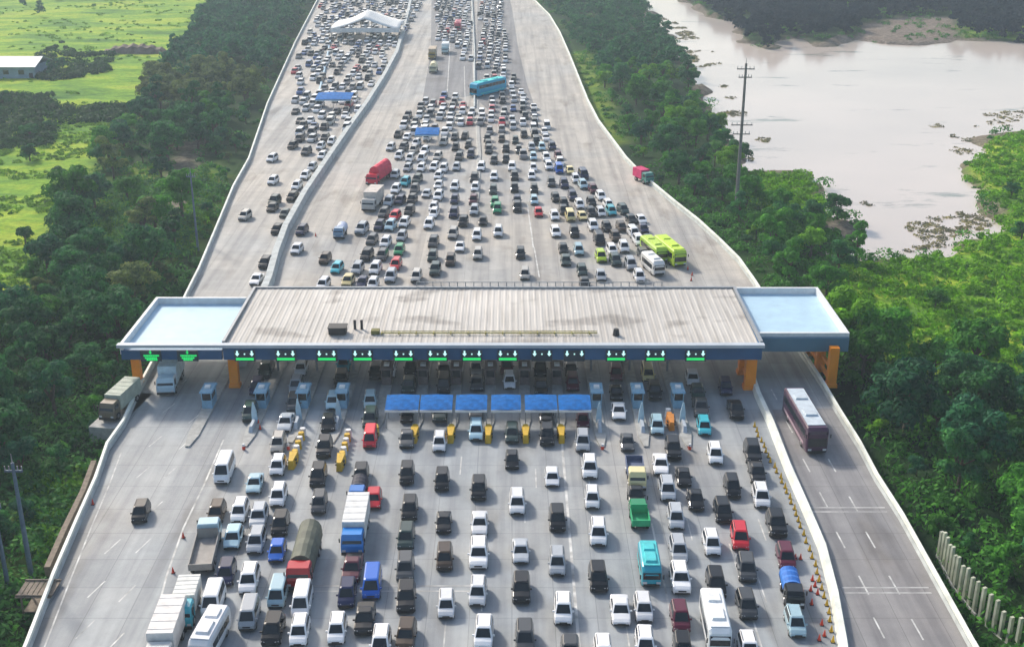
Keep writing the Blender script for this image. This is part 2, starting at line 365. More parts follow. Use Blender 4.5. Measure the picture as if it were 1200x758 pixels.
# ------------------------------------------------------------ barriers along the road
def wall_line(name, pts, wd, h, m, label, cat, base=0.0, taper=.6, off=0.0, cap=None):
    pts = sorted(pts, key=lambda p: p[1]); o = MB(); n_ = len(pts)
    L = []
    for i, (x, y) in enumerate(pts):
        x0, y0 = pts[max(0, i - 1)]; x1, y1 = pts[min(n_ - 1, i + 1)]
        t = Vector((x1 - x0, y1 - y0)).normalized(); nx, ny = -t.y, t.x
        x += nx * off; y += ny * off
        a_, b_ = wd / 2, wd / 2 * taper
        L.append([(x + nx * a_, y + ny * a_, base), (x + nx * b_, y + ny * b_, h), (x - nx * b_, y - ny * b_, h), (x - nx * a_, y - ny * a_, base)])
    o.loft(L)
    root = o.build(name, m)
    return tag(root, label, cat)
def resample(pts, step):
    pts = sorted(pts, key=lambda p: p[1]); out = [pts[0]]
    for (x0, y0), (x1, y1) in zip(pts[:-1], pts[1:]):
        k = max(1, int(math.hypot(x1 - x0, y1 - y0) / step))
        out += [(x0 + (x1 - x0) * i / k, y0 + (y1 - y0) * i / k) for i in range(1, k + 1)]
    return out
def guard(name, pts, label, off):
    """steel rail on posts over a low concrete kerb"""
    root = empty(name, (0, 0, 0)); tag(root, label, 'guard rail')
    k = wall_line('kerb_wall', pts, .45, .45, M['barrier'], None, None, off=off); k.parent = root
    pts2 = resample(pts, 4)
    L = []; P = MB()
    for i, (x, y) in enumerate(pts2):
        x0, y0 = pts2[max(0, i - 1)]; x1, y1 = pts2[min(len(pts2) - 1, i + 1)]
        t = Vector((x1 - x0, y1 - y0)).normalized(); nx, ny = -t.y, t.x
        x += nx * off; y += ny * off
        L.append([(x + nx * u, y + ny * u, z) for u, z in ((.16, .62), (.16, 1.02), (-.16, 1.02), (-.16, .62))])
        P.box((x, y, .55), (.12, .12, .3), math.atan2(t.y, t.x))
    r = MB(); r.loft(L); r.build('rail', M['railwhite'], root)
    o = P.build('post', M['steel'], root); o["kind"] = "stuff"
    return root
guard('guard_rail', L_OUT, 'long pale rail winding along the left edge of the toll road', -.35)
guard('guard_rail', R_OUT, 'long white rail winding along the right edge beside the lake thicket', .35)
DIVL = GP([(486, -20), (478, 18), (472, 40), (465, 65), (450, 93), (430, 125), (410, 153), (387, 187), (357, 232), (335, 272), (324, 302), (316, 332), (300, 372), (282, 430)])
wall_line('divider_wall', DIVL, 1.5, 1.5, M['barrier'], 'tall curving concrete wall dividing the left roadway from the middle one', 'wall', taper=.75)
wall_line('divider_wall', GP([(876, 425), (888, 465), (904, 500), (923, 550), (945, 600), (964, 645), (978, 700), (988, 758), (1005, 880)]), .9, .85, M['railwhite'], 'low white concrete wall dividing the queue from the right bus roadway', 'wall', taper=.6)
wall_line('median_barrier', GP([(556, 128), (556, 60), (553, 0), (551, -40)]), .6, .9, M['barrier'], 'straight narrow median barrier between the far middle lanes', 'barrier')
wall_line('median_strip', GP([(559, 235), (562, 180), (560, 150), (559, 118)]), 1.2, .25, M['kerb'], 'pinkish low median strip behind the turquoise bus among the packed cars', 'median')
wall_line('divider_wall', GP([(372, 118), (380, 85), (388, 45)]), .7, .8, M['skyblue'], 'short pale blue divider at the left end of the far blue awning', 'wall')

# ------------------------------------------------------------ toll canopy
YF = 144.9; YB = 166.6; ZC = 7.0
SX = [-47.0, -42.2] + [(x - 600) / 9.0 for x in (287, 335, 383, 425, 473, 513, 553, 595, 635, 673, 722, 768, 815)]
XL0, XL1, XR1, XR2 = -51.0, -37.6, 32.5, 44.8
def canopy():
    root = empty('toll_canopy', (0, YF, 0))
    tag(root, 'long flat toll plaza roof with beige ribbed sheets and dark blue front edge', 'toll canopy')
    def B(o, name, m, **k):
        ob = o.build(name, m, root, **k); ob.location = (0, -YF, 0); return ob
    m, n, b = nodes_mat('ribbed_roof_sheet')
    g = n.nodes.new("ShaderNodeTexCoord").outputs["Object"]
    n1 = nnoise(n, .06, 5, g); r1 = ramp(n, [(.3, (.43, .41, .38)), (.7, (.57, .54, .495))]); n.links.new(n1.outputs[0], r1.inputs[0])
    n2 = nnoise(n, 1.0, 6, mapping(n, (1.6, .10, 1), g)); r2 = ramp(n, [(.33, (.74, .72, .70)), (.55, (1.02, 1.02, 1.02))]); n.links.new(n2.outputs[0], r2.inputs[0])
    c = mixc(n, .8, r1.outputs[0], r2.outputs[0], 'MULTIPLY')
    n3 = nnoise(n, .16, 3, mapping(n, (.7, 1, 1), g)); r3 = ramp(n, [(.56, (1, 1, 1)), (.66, (.52, .50, .49))]); n.links.new(n3.outputs[0], r3.inputs[0])
    c = mixc(n, .8, c, r3.outputs[0], 'MULTIPLY')
    n.links.new(c, b.inputs["Base Color"]); b.inputs["Roughness"].default_value = .7
    o = MB(); x = XL1 + .25; zr = ZC - .25
    while x < XR1 - .25:      # trapezoid ribs
        x1 = min(x + .85, XR1 - .25); d = x1 - x
        rh = .035; xs_ = [x, x + d * .55, x + d * .65, x + d * .9, x1]; zs_ = [0, 0, rh, rh, 0]
        for i in range(4):
            o.face([(xs_[i], YF + .3, zr + zs_[i]), (xs_[i + 1], YF + .3, zr + zs_[i + 1]), (xs_[i + 1], YB - .3, zr + .15 + zs_[i + 1]), (xs_[i], YB - .3, zr + .15 + zs_[i])])
        x = x1
    B(o, 'roof_sheet', m)
    o = MB(); o.box(((XL1 + XR1) / 2, (YF + YB) / 2, 6.3), (XR1 - XL1 - .6, YB - YF - .8, .6)); B(o, 'ceiling_deck', M['steel'])
    # flat side roofs
    for nm, x0, x1, y0, y1 in (('left', XL0, XL1, YF, 162.4), ('right', XR1, XR2, 148.6, YB)):
        o = MB(); o.box(((x0 + x1) / 2, (y0 + y1) / 2, 5.9), (x1 - x0 - .5, y1 - y0 - .5, .5)); B(o, 'side_roof', M['skyblue'])['label'] = 'smooth pale blue flat roof section'
        o = MB(); ex = x0 if nm == 'left' else x1
        s_ = 1 if nm == 'left' else -1
        o.box((ex + s_ * .2, (y0 + y1) / 2, 6.35), (.4, y1 - y0, 1.5)); o.box(((x0 + x1) / 2, y1 - .2, 6.35), (x1 - x0 - .81, .4, 1.5))
        if nm == 'right': o.box(((x0 + x1) / 2, y0 + .2, 6.35), (x1 - x0 - .81, .4, 1.5))
        B(o, 'parapet', M['white'])
    # front edge
    o = MB(); o.box(((XL1 + XR1) / 2, YF + .1, 5.85), (XR1 - XL1, .5, 1.9)); o.box((XR1 - .1, YF + 11, 5.85), (.5, 21.2, 1.9)); B(o, 'fascia', M['fascia'])
    o = MB(); o.box(((XL0 + XL1) / 2 - .02, YF + .14, 5.55), (XL1 - XL0 - .3, .5, 1.3)); B(o, 'fascia', M['fascia'])
    o = MB(); o.box(((XR1 + XR2) / 2 + .2, 148.6 - .26, 5.6), (XR2 - XR1 - .6, .5, 1.9)); B(o, 'fascia', mat('teal_fascia', (.07, .17, .25), .4, var=.15, vscale=.3))
    o = MB(); o.box(((XL0 + XR1) / 2, YF - .1, ZC - .1), (XR1 - XL0 + .5, .9, .42)); B(o, 'gutter_trim', M['trim'])
    o = MB(); o.box(((XL1 + XR1) / 2, YB, ZC - .1), (XR1 - XL1, .4, .5)); o.box((XL1 - .02, (YF + YB) / 2 + .2, ZC + .02), (.35, YB - YF - .7, .5)); o.box((XR1 + .02, (YF + YB) / 2 + .2, ZC + .02), (.35, YB - YF - .7, .5)); B(o, 'edge_trim', M['steel'])
    # rail of the sign frame on the far edge
    for i in range(3):
        pass
    o = MB(); xx = -14.0
    while xx < 22:
        o.box((xx, YB + .3, ZC + .45), (.12, .12, .7)); xx += 1.2
    o.box((4, YB + .3, ZC + .75), (36, .1, .1)); B(o, 'edge_railing', M['steel'])
    # columns
    for x, y, w_ in ((-50.0, 147.5, 1.1), (-50.0, 158, 1.1), (-37.0, 147.2, 1.2), (-37.0, 162, 1.2), (31.6, 146.6, 1.4), (31.6, 151.5, 1.3), (31.6, 163, 1.0), (42.6, 147.2, 1.2), (42.3, 152.5, 1.2), (42.3, 158, 1.0), (42.3, 165, 1.0)):
        o = MB(); o.loft([[(x + a_ * w_ * k / 2, y + b_ * w_ * .8 * k / 2, z) for a_, b_ in ((-1, -1), (1, -1), (1, 1), (-1, 1))] for z, k in ((0, 1.25), (.5, 1.2), (.55, 1.0), (5.7, 1.0))])
        B(o, 'column', M['orange'])
    for x, y0, y1 in ((31.6, 146.6, 151.5), (42.4, 147.2, 152.5), (42.3, 152.5, 158)):
        o = MB()
        for z in (1.0, 2.6, 4.6): o.box((x, (y0 + y1) / 2, z), (.35, y1 - y0 - 1, .5))
        B(o, 'cross_beam', M['orange'])
    for i in range(2, len(SX) - 1):
        x = (SX[i] + SX[i + 1]) / 2
        for y in (152, 163.5):
            o = MB(); o.tube((x, y, 0), (x, y, 6), .16, .16, 8); B(o, 'column', M['steel'])
    # roof furniture
    def P(px, py): return G(px, py, ZC)
    x, y = P(396, 389); o = MB(); o.box((x, y, ZC + .35), (2.3, 1.6, .9)); o.box((x, y, ZC + .85), (2.5, 1.8, .12)); B(o, 'rooftop_unit', M['plastic'])
    for px in (416, 424):
        x, y = P(px, 384); o = MB(); o.tube((x, y, ZC - .2), (x, y, ZC + 1.1), .18, .18, 8); B(o, 'vent_pipe', M['plastic'])
    x, y = P(440, 389); o = MB(); o.box((x, y, ZC + .1), (1.1, 1.0, .5)); B(o, 'rooftop_unit', mat('mossy_box', (.18, .17, .05), .8, var=.3))
    x, y = P(722, 391); o = MB(); o.tube((x, y, ZC - .2), (x, y, ZC + .7), .5, .35, 10); B(o, 'roof_vent', M['plastic'])
    x0, y0 = P(447, 391); x1, _ = P(700, 391)
    o = MB(); o.tube((x0, y0, ZC + .12), (x1, y0, ZC + .12), .10, .10, 6); o.tube((x0, y0 + .6, ZC + .12), (x1, y0 + .6, ZC + .12), .06, .06, 6)
    k = x0
    while k < x1: o.box((k, y0 + .3, ZC + .02), (.12, .9, .18)); k += 2.3
    B(o, 'pipe_run', mat('yellow_pipe', (.50, .42, .12), .7, var=.35, vscale=.5))
canopy()

# lane signs on the canopy front
def lane_sign(i, x):
    plain = i < 2; y = YF - .22
    root = empty('lane_sign', (x, y, 5.35)); W_ = 2.7
    desc = 'all green lit lane sign with arrow' if plain else ('lane sign with white arrows only' if i in (10, 11) else 'lane sign with white arrows over a green bar')
    tag(root, f'{desc}, {ordw(i + 1)} from left on blue canopy edge', 'lane sign', 'lit lane signs along the canopy edge')
    o = MB(); o.box((0, 0, .15), (W_, .16, 1.5)); o.build('sign_box', M['signbox'], root)
    def arrow(cx, cz, s, m, nm):
        a_ = MB(); a_.loft([[(cx + u * s, yy, cz + v * s) for u, v in ((-.14, .5), (.14, .5), (.14, 0), (.38, 0), (0, -.5), (-.38, 0), (-.14, 0))] for yy in (-.09, -.13)]); a_.build(nm, m, root)
    if plain:
        arrow(0, .68, .55, M['green_led'], 'arrow')
        o = MB()
        for z, wd in ((.2, 1.9), (-.12, 1.6), (-.38, 1.2)):
            k = -wd / 2
            while k < wd / 2: d = random.uniform(.18, .34); o.box((k + d / 2, -.10, z), (d - .04, .05, .22)); k += d
        o.build('lit_text_block', M['green_led'], root)
    else:
        arrow(-.95, .50, .75, M['white_led'], 'arrow'); arrow(.95, .50, .75, M['white_led'], 'arrow')
        o = MB(); o.box((0, -.10, .42), (.18, .05, .18)); o.build('lit_dot', M['white_led'], root)
        if i not in (10, 11):
            o = MB(); o.box((0, -.10, -.28), (2.3, .05, .34)); o.build('green_bar', M['green_led'], root)
for i, x in enumerate(SX): lane_sign(i, x)

# ------------------------------------------------------------ toll islands, booths, awnings
BOOTHC = mat('booth_blue', (.22, .40, .54), .6, var=.2)
def booth_proto():
    root = empty('toll_booth', (0, 0, .2)); 
    o = MB(); o.box((0, 0, .55), (1.3, 2.6, 1.1)); o.box((0, 1.1, 1.65), (1.3, .4, 1.1))
    for a_, b_ in ((-.6, -1.25), (.6, -1.25)): o.box((a_, b_, 1.65), (.1, .1, 1.1))
    o.build('body', BOOTHC, root)
    o = MB(); o.box((0, -.15, 1.65), (1.2, 2.1, 1.08)); o.build('window', M['glass'], root)
    o = MB(); o.box((0, 0, 2.32), (1.7, 3.2, .22), top=.9); o.build('roof', BOOTHC, root)
    o = MB(); o.box((0, -.2, 2.55), (.7, .8, .3)); o.build('air_unit', M['white'], root)
    return root
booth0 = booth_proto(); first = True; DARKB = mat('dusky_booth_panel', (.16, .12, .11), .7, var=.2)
def island(x, y0, y1, wd, lab):
    o = MB(); o.loft([[(x + a_ * k, y0 + b_, z) for a_, b_ in ((-wd * .18, -1.5), (wd * .18, -1.5), (wd / 2, 1.5), (wd / 2, y1 - y0), (-wd / 2, y1 - y0), (-wd / 2, 1.5))] for z, k in ((0, 1), (.2, .93))])
    tag(o.build('toll_island', M['kerb']), lab, 'traffic island', 'long kerbed islands between toll lanes')
IX = [SX[1] + 3.2] + [(SX[i] + SX[i + 1]) / 2 for i in range(2, 14)]
SIDE = [0, 1, 2, 3, 10, 11, 12]
for i, x in enumerate(IX):
    side = i in (0, 1, 2, 3, 4, 10, 11, 12) and i != 4
    centre = 4 <= i <= 9
    y0 = 131 if side else 135
    if i in (2, 3): y0 = 132
    island(x, y0, 165, 1.5, f'narrow kerbed concrete island between toll lanes, {ordw(i + 1)} from the left under the roof')
    by = 141.2 if side else 148.5
    bt = booth0 if first else dup(booth0, (0, 0, 0), 0)
    first = False
    bt.location = (x, by, .2)
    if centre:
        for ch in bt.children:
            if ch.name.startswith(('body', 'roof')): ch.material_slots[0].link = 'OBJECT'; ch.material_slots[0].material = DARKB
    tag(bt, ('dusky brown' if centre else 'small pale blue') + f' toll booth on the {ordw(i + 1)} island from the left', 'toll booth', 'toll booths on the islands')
    # tapered sign mast in front
    if side and i:
        root = empty('lane_mast', (x, y0 + 3.0, .2)); tag(root, f'pale blue slanted height mast on the nose of the {ordw(i + 1)} island from left', 'mast', 'pale masts in front of toll booths')
        o = MB(); o.loft([[(-.35, 1.8, .0), (.35, 1.8, .0), (.35, 2.1, .0), (-.35, 2.1, .0)], [(-.3, 1.6, 1.6), (.3, 1.6, 1.6), (.3, 1.9, 1.6), (-.3, 1.9, 1.6)], [(-.08, 1.5, 2.9), (.08, 1.5, 2.9), (.08, 1.6, 2.9), (-.08, 1.6, 2.9)]]); o.build('post', M['skyblue'], root)
        o = MB(); o.box((0, .4, .35), (.5, 2.8, .7), top=.7); o.build('base_block', M['trim'], root)
def cushion(x, y, n_, lab, m_):
    root = empty('crash_cushion', (x, y, 0)); root.scale = (1.25, 1.15, 1.25); tag(root, lab, 'crash cushion', 'yellow crash barriers at the island noses')
    o = MB(); o.loft([[(-.28, -1.0, 0), (.28, -1.0, 0), (.42, 1.0, 0), (-.42, 1.0, 0)], [(-.2, -.9, .9), (.2, -.9, .9), (.38, 1.0, 1.0), (-.38, 1.0, 1.0)]]); o.build('nose', m_, root)
    o = MB()
    for z in (.3, .65): o.box((0, -.05, z), (.88, .35, .12))
    o.build('stripe', M['plastic'], root)
    for k in range(n_):
        o = MB(); yy = 1.6 + k * 1.0; o.tube((0, yy, 0), (0, yy, .85), .33, .28, 10); o.build('drum', m_ if k % 2 == 0 else M['white'], root)
for i in range(4, 10): cushion(IX[i], 131.6, 1, f'short yellow crash barrier in front of the {ordw(i - 3)} gap between the blue awnings', M['yellow'])
x, y = G(343, 545); cushion(x, y, 6, 'long yellow barrel barrier, left one of two left of the red van', M['yellow'])
x, y = G(399, 547); cushion(x, y, 6, 'long yellow barrel barrier, right one of two left of the red van', M['yellow'])
x, y = G(786, 500); cushion(x, y, 2, 'orange crash barrier in front of the booths right of the awnings', mat('orange_barrel', (.6, .22, .03), .6, var=.2))
for i in (1, 2, 3, 10, 12):
    root = empty('marker_post', (IX[i], 129.0, 0)); tag(root, f'red and white striped marker post before the {ordw(i + 1)} island from left', 'marker post', 'red and white marker posts before the islands')
    o = MB(); o.tube((0, 0, 0), (0, 0, .45), .2, .18, 8); o.build('lower_band', M['redcone'], root)
    o = MB(); o.tube((0, 0, .45), (0, 0, .75), .18, .16, 8); o.build('upper_band', M['white'], root)
for k, (p0, p1) in enumerate(((455, 491), (495, 530), (536, 570), (577, 609), (616, 651), (655, 690))):
    z = 3.1; xa, ya = G(p0 - 1.2, 463, z); xb, _ = G(p1 + 1.2, 463, z); yb = G(600, 480, 2.7)[1]
    root = empty('lane_awning', ((xa + xb) / 2, ya, 0)); hw = (xb - xa) / 2
    tag(root, f'bright blue canvas awning over a toll lane, {ordw(k + 1)} from left of six', 'awning', 'blue awnings in front of the canopy')
    o = MB(); N = 8; top = []
    for j in range(N + 1):
        t = j / N; yy = (yb - ya) * t; zz = 3.15 - .5 * t + .12 * math.sin(math.pi * t)
        top.append([(-hw, yy, zz), (-hw * .0, yy, zz + .10), (hw, yy, zz), (hw, yy, zz - .08), (-hw, yy, zz - .08)])
    o.loft(top); o.build('canvas', M['blue'], root)
    o = MB(); o.box((0, yb - ya - .05, 2.5), (hw * 2, .08, .28)); o.build('valance', M['white'], root)
    for a_ in (-hw + .1, hw - .1):
        for yy in (-.2, yb - ya + .3):
            o = MB(); o.tube((a_, yy, 0), (a_, yy, 2.7), .05, .05, 6); o.build('post', M['steel'], root)

# ------------------------------------------------------------ vehicles
# profile: length, width, height, belt z, [bonnet/front pts], cabin (base front, top front, top rear, base rear) as y from the nose
SPEC = {
 'h': dict(L=3.85, W=1.70, H=1.50, belt=.92, hood=.80, nose=.62, cab=(.78, 1.45, 3.35, 3.75), n='hatchback', tail=.95),
 's': dict(L=4.45, W=1.75, H=1.46, belt=.92, hood=.82, nose=.62, cab=(1.10, 1.85, 3.15, 3.80), n='sedan', tail=.95),
 'm': dict(L=4.30, W=1.72, H=1.72, belt=1.02, hood=.94, nose=.68, cab=(.80, 1.50, 3.95, 4.22), n='minivan', tail=1.02),
 'u': dict(L=4.65, W=1.84, H=1.80, belt=1.10, hood=1.04, nose=.80, cab=(1.15, 1.80, 4.25, 4.58), n='off-road car', tail=1.1),
 'v': dict(L=4.60, W=1.75, H=1.95, belt=1.08, hood=1.0, nose=.80, cab=(.35, 1.00, 4.45, 4.56), n='van', tail=1.08),
 'x': dict(L=5.60, W=1.95, H=2.35, belt=1.25, hood=1.12, nose=.85, cab=(.45, 1.15, 5.45, 5.56), n='minibus', tail=1.25),
 'p': dict(L=5.00, W=1.80, H=1.74, belt=1.05, hood=1.0, nose=.78, cab=(1.15, 1.80, 3.10, 3.35), n='pickup', tail=.98),
}
for S_ in SPEC.values():
    S_['L'] *= .90; S_['cab'] = tuple(v * .90 for v in S_['cab']); S_['W'] *= .98
def sect(y, zb, zt_, w_):
    half = [(w_ * .88, zb), (w_, zb + .14), (w_ * 1.0, zb + (zt_ - zb) * .55), (w_ * .97, zt_ - .05), (w_ * .86, zt_)]
    return [(x, y, z) for x, z in half] + [(0, y, zt_ + .03)] + [(-x, y, z) for x, z in half[::-1]] + [(0, y, zb)]
def cab_rings(S):
    yo = -S['L'] / 2; c = S['cab']; hw = S['W'] / 2
    def ring(y0, y1, w_, z, ch):
        return [(w_, y0 + ch * 1.4, z), (w_, y1 - ch, z), (w_ - ch, y1, z), (-w_ + ch, y1, z), (-w_, y1 - ch, z), (-w_, y0 + ch * 1.4, z), (-w_ + ch, y0, z), (w_ - ch, y0, z)]
    z1 = S['H'] - .07
    return [ring(yo + c[0], yo + c[3], hw * .95, S['belt'] - .03, .08), ring(yo + c[1], yo + c[2], hw * .80, z1, .12), ring(yo + c[1] + .16, yo + c[2] - .14, hw * .66, S['H'], .12)]
def panel(o, A, B, C, D, u0, u1, v0, v1, off, mi=0):
    A, B, C, D = map(Vector, (A, B, C, D)); nrm = (B - A).cross(D - A).normalized()
    def P(u, v): return (A.lerp(B, u)).lerp(D.lerp(C, u), v) + nrm * off
    o.loft([[P(u0, v0) - nrm * .03, P(u1, v0) - nrm * .03, P(u1, v1) - nrm * .03, P(u0, v1) - nrm * .03], [P(u0, v0), P(u1, v0), P(u1, v1), P(u0, v1)]], mi)
def hull(o, S):
    yo = -S['L'] / 2; L = S['L']; hw = S['W'] / 2; c = S['cab']
    st = [(0, .32, S['nose'] - .08, .80), (.06, .25, S['nose'] + .02, .90), (.35, .22, S['hood'] - .05, .98), (c[0], .22, S['belt'] - .02, 1.0), (c[0] + .3, .22, S['belt'], 1.0)]
    if S['n'] == 'pickup':
        st += [(c[3], .24, S['belt'], 1.0), (L - .1, .28, S['belt'], .98), (L, .35, S['belt'] - .06, .94)]
    else:
        st += [(c[3] - .1, .22, S['belt'], 1.0), (L - .12, .25, S['tail'], .97), (L, .34, S['tail'] - .12, .88)]
    st = sorted(st)
    o.loft([sect(yo + y, zb, zt_, hw * k) for y, zb, zt_, k in st], 0)
def cab_quads(S):
    a, b = cab_rings(S)[:2]
    return {'front': (a[6], a[7], b[7], b[6]), 'rear': (a[2], a[3], b[3], b[2]), 'right': (a[0], a[1], b[1], b[0]), 'left': (a[4], a[5], b[5], b[4])}
def make_car(t):
    S = SPEC[t]; L = S['L']; hw = S['W'] / 2; yo = -L / 2
    root = empty('proto_' + t, (0, 0, 0))
    o = MB(); hull(o, S); rings = cab_rings(S); o.loft(rings, 0)
    for s in (-1, 1): o.box((s * (hw + .06), yo + S['cab'][0] + .35, S['belt'] + .04), (.2, .12, .14))
    if t in 'um': # roof rails
        for s in (-1, 1): o.box((s * hw * .70, yo + (S['cab'][1] + S['cab'][2]) / 2, S['H'] + .015), (.05, (S['cab'][2] - S['cab'][1]) * .7, .06), mi=1)
    o.box((0, yo + .02, .38), (S['W'] * .8, .1, .18), mi=1)
    o.box((0, yo - .01, S['nose'] - .16), (S['W'] * .42, .06, .14), mi=1)
    o.box((0, yo - .045, .42), (.44, .02, .12), mi=2)
    for s in (-1, 1): o.box((s * hw * .78, -yo - .02, S['tail'] - .22), (.22, .12, .22), mi=3)
    if t == 'p':
        o.box((0, yo + (S['cab'][3] + L) / 2, S['belt'] + .035), (S['W'] * .80, L - S['cab'][3] - .3, .02), mi=1)
    o.build('body', [M['paint'], M['plastic'], M['plate'], M['tail']], root)
    Q = cab_quads(S)
    o = MB(); panel(o, *Q['front'], .03, .97, .06, .93, .012); o.build('windscreen', M['glass'], root)
    o = MB(); panel(o, *Q['rear'], .08, .92, .15, .88, .012); o.build('rear_window', M['glass'], root)
    for k in ('left', 'right'):
        o = MB(); n_ = 2 if t in 'hsp' else 3
        for i in range(n_):
            panel(o, *Q[k], .05 + .9 * i / n_ + .012, .05 + .9 * (i + 1) / n_ - .012, .14, .90, .012)
        o.build('side_window', M['glass'], root)
    for s in (-1, 1):
        for y in (yo + L * .19, yo + L * .81):
            o = MB(); o.tube((s * (hw - .2), y, .32), (s * (hw + .015), y, .32), .32, .32, 14, 0); o.tube((s * (hw + .0), y, .32), (s * (hw + .03), y, .32), .19, .17, 10, 1)
            o.build('wheel', [M['tyre'], M['rim']], root)
        o = MB(); o.loft([[(s * hw * .52, yo + .0, S['nose'] - .14), (s * hw * .88, yo + .06, S['nose'] - .14), (s * hw * .90, yo + .10, S['nose'] + .03), (s * hw * .54, yo + .04, S['nose'] + .03)],
                          [(s * hw * .55, yo + .22, S['nose'] - .12), (s * hw * .93, yo + .40, S['nose'] - .10), (s * hw * .92, yo + .42, S['nose'] + .07), (s * hw * .57, yo + .28, S['nose'] + .06)]])
        o.build('headlight', M['lamp'], root)
    return root
PROTO = {}
CC = {'w': ((.78, .79, .80), 'white'), 's': ((.42, .45, .48), 'silver'), 'g': ((.07, .075, .08), 'grey'), 'k': ((.006, .007, .009), 'black'), 'n': ((.008, .014, .06), 'dark blue'),
      'b': ((.02, .13, .55), 'blue'), 't': ((.05, .42, .50), 'teal'), 'r': ((.62, .02, .035), 'red'), 'm': ((.10, .012, .03), 'maroon'), 'l': ((.45, .62, .03), 'lime green'),
      'y': ((.72, .60, .28), 'cream yellow'), 'c': ((.07, .045, .028), 'brown'), 'v': ((.02, .30, .12), 'green'), 'd': ((.035, .06, .055), 'dark green'), 'a': ((.38, .55, .62), 'pale blue'), 'e': ((.50, .47, .42), 'beige')}
DOWN = """165,598,km 254,598,cm 281,597,wm 274,627,ah 303,603,su 301,632,sm 265,669,nm 292,677,wm 250,703,wv 292,718,sv 326,580,wm 328,612,km 325,643,bh 374,587,gm 373,556,km 438,582,rh
480,594,km 520,609,ks 561,571,km 562,611,ws 476,627,dm 521,651,cm 561,648,wu 475,663,gm 413,664,mp 407,693,nm 436,682,bv 429,722,kp 445,752,wm 476,698,ku 523,706,wm 560,692,wm 476,742,cu 567,740,wm
326,693,av 354,703,wv 320,736,km 351,737,wm 395,735,wm 606,587,wm 653,606,km 694,582,wm 701,623,wm 610,643,ss 653,657,sm 745,578,kp 782,572,sm 792,605,sm 815,583,ks 858,569,km 847,597,km 892,580,wm
834,635,wm 867,628,rm 795,642,sm 797,676,wu 875,664,gm 701,675,km 611,688,ku 839,682,km 660,713,wm 727,712,ws 754,710,wm 797,722,mm 875,707,gm 615,746,gm 668,760,gh 707,762,wm 756,752,wm 800,757,km 877,757,wm
910,613,ku 921,650,mm 932,727,am 263,550,wx 300,564,as 335,493,ss 326,518,em 324,544,wm 345,471,gm 347,450,sm 353,430,wm 390,469,am 385,494,kh 380,523,ku 400,443,km 403,426,tm
434,468,am 434,489,dm 434,512,rv 423,555,km 455,432,wm 442,434,km 482,430,km 479,450,dh 520,432,ks 520,449,kv 558,430,em 559,447,gs 597,445,wm 477,512,gs 515,517,wm 558,503,am 477,553,km 518,561,km
600,506,dm 600,537,kh 641,509,km 647,557,wh 683,516,sm 691,547,wm 735,516,gs 725,480,ws 722,458,ks 722,436,mm 759,436,yv 767,457,km 770,497,am 788,525,ku 775,542,ws 801,556,ks 812,443,wh 817,456,dh
821,476,gp 825,498,tm 838,531,wm 850,452,nm 862,478,kp 882,529,ku 633,431,km 634,452,kp 669,430,ks 671,447,mm 312,431,dm 301,452,nm 293,482,dm 594,428,mm 887,552,kp 640,484,ks 683,490,mh 722,415,ks 558,479,gs 515,482,ds 477,484,kh""".split()
UP = """287,252,em 325,268,km 334,249,dh 320,241,kh 311,307,km 301,326,ws 354,269,nm 348,291,wh 381,302,cm 395,313,tm 379,332,wm 424,268,su 445,264,nm 450,249,gm 458,264,am 463,252,rm 474,260,wm 436,280,gm
452,283,wm 471,276,sm 468,292,vm 430,298,km 448,298,gm 419,314,sm 440,314,wm 464,309,rm 458,323,sm 408,328,yh 436,332,wm 426,330,nh 488,323,em 509,248,wm 503,262,wm 508,283,gm 507,299,dm 510,315,du 532,249,nm
543,259,km 531,273,em 539,288,ws 528,304,cm 480,246,km 556,246,sm 566,258,kh 559,275,wm 583,244,vm 584,271,wm 560,297,em 610,296,km 615,320,em 606,241,km 631,248,rh 651,271,wm 660,290,kh 663,304,dh 668,252,yv
685,252,yh 673,271,km 678,292,am 682,316,dm 685,331,kh 702,248,wm 716,246,tm 730,245,dm 695,264,wm 711,265,km 729,265,cm 743,256,kh 702,280,kv 721,276,cm 741,272,wv 749,281,wm 717,292,wm 731,289,wm 721,304,dm
704,300,lm 754,267,nh 760,282,dm 754,297,gm 739,309,sm 749,323,wm 748,256,wh 704,322,sh 660,244,kh
319,185,wm 320,211,wm 321,236,dm 343,170,km 359,177,gm 366,162,sm 376,171,wm 378,182,wm 366,195,sm 358,205,wm 348,217,wm 343,230,km 351,162,km 381,161,nm 389,165,wm
458,172,wm 467,157,km 473,172,gm 468,182,wm 477,160,wh 501,161,wv 488,167,wm 485,175,em 498,176,wm 481,185,wm 495,185,wv 494,196,wm 478,196,sm 463,204,sm 475,213,tm 489,209,dm 464,221,wm 486,221,gm 456,236,sm
469,234,nm 483,233,km 500,226,sh 509,195,wm 514,205,wm 514,216,wh 514,229,wm 508,243,wm 520,197,wm 535,195,sm 533,218,wm 533,233,nm 534,172,km 545,159,km 549,169,km 552,180,nm 564,195,wm 556,208,km 557,219,wm
555,234,mm 513,183,em 538,183,gm 520,166,em 533,160,gm 571,162,km 573,175,gm 579,187,gm 579,206,wm 578,222,dm 580,237,vm 593,174,km 593,186,km 588,162,cm 600,195,wm 603,206,km 603,220,km 606,236,nm 608,175,gm
614,157,km 604,164,dm 625,183,am 625,196,wm 623,205,wm 626,221,km 626,234,am 623,172,sm 635,172,am 640,184,wm 647,171,nm 654,182,mm 643,194,wm 655,198,bv 646,213,gm 661,215,nm 668,199,yh 675,209,wm 683,204,nv 683,216,am
651,231,km 671,229,nm 661,240,km 679,239,wm 695,221,mm 704,229,wm 693,236,km 713,240,wm 692,248,km 650,252,wm""".split()
cars = []
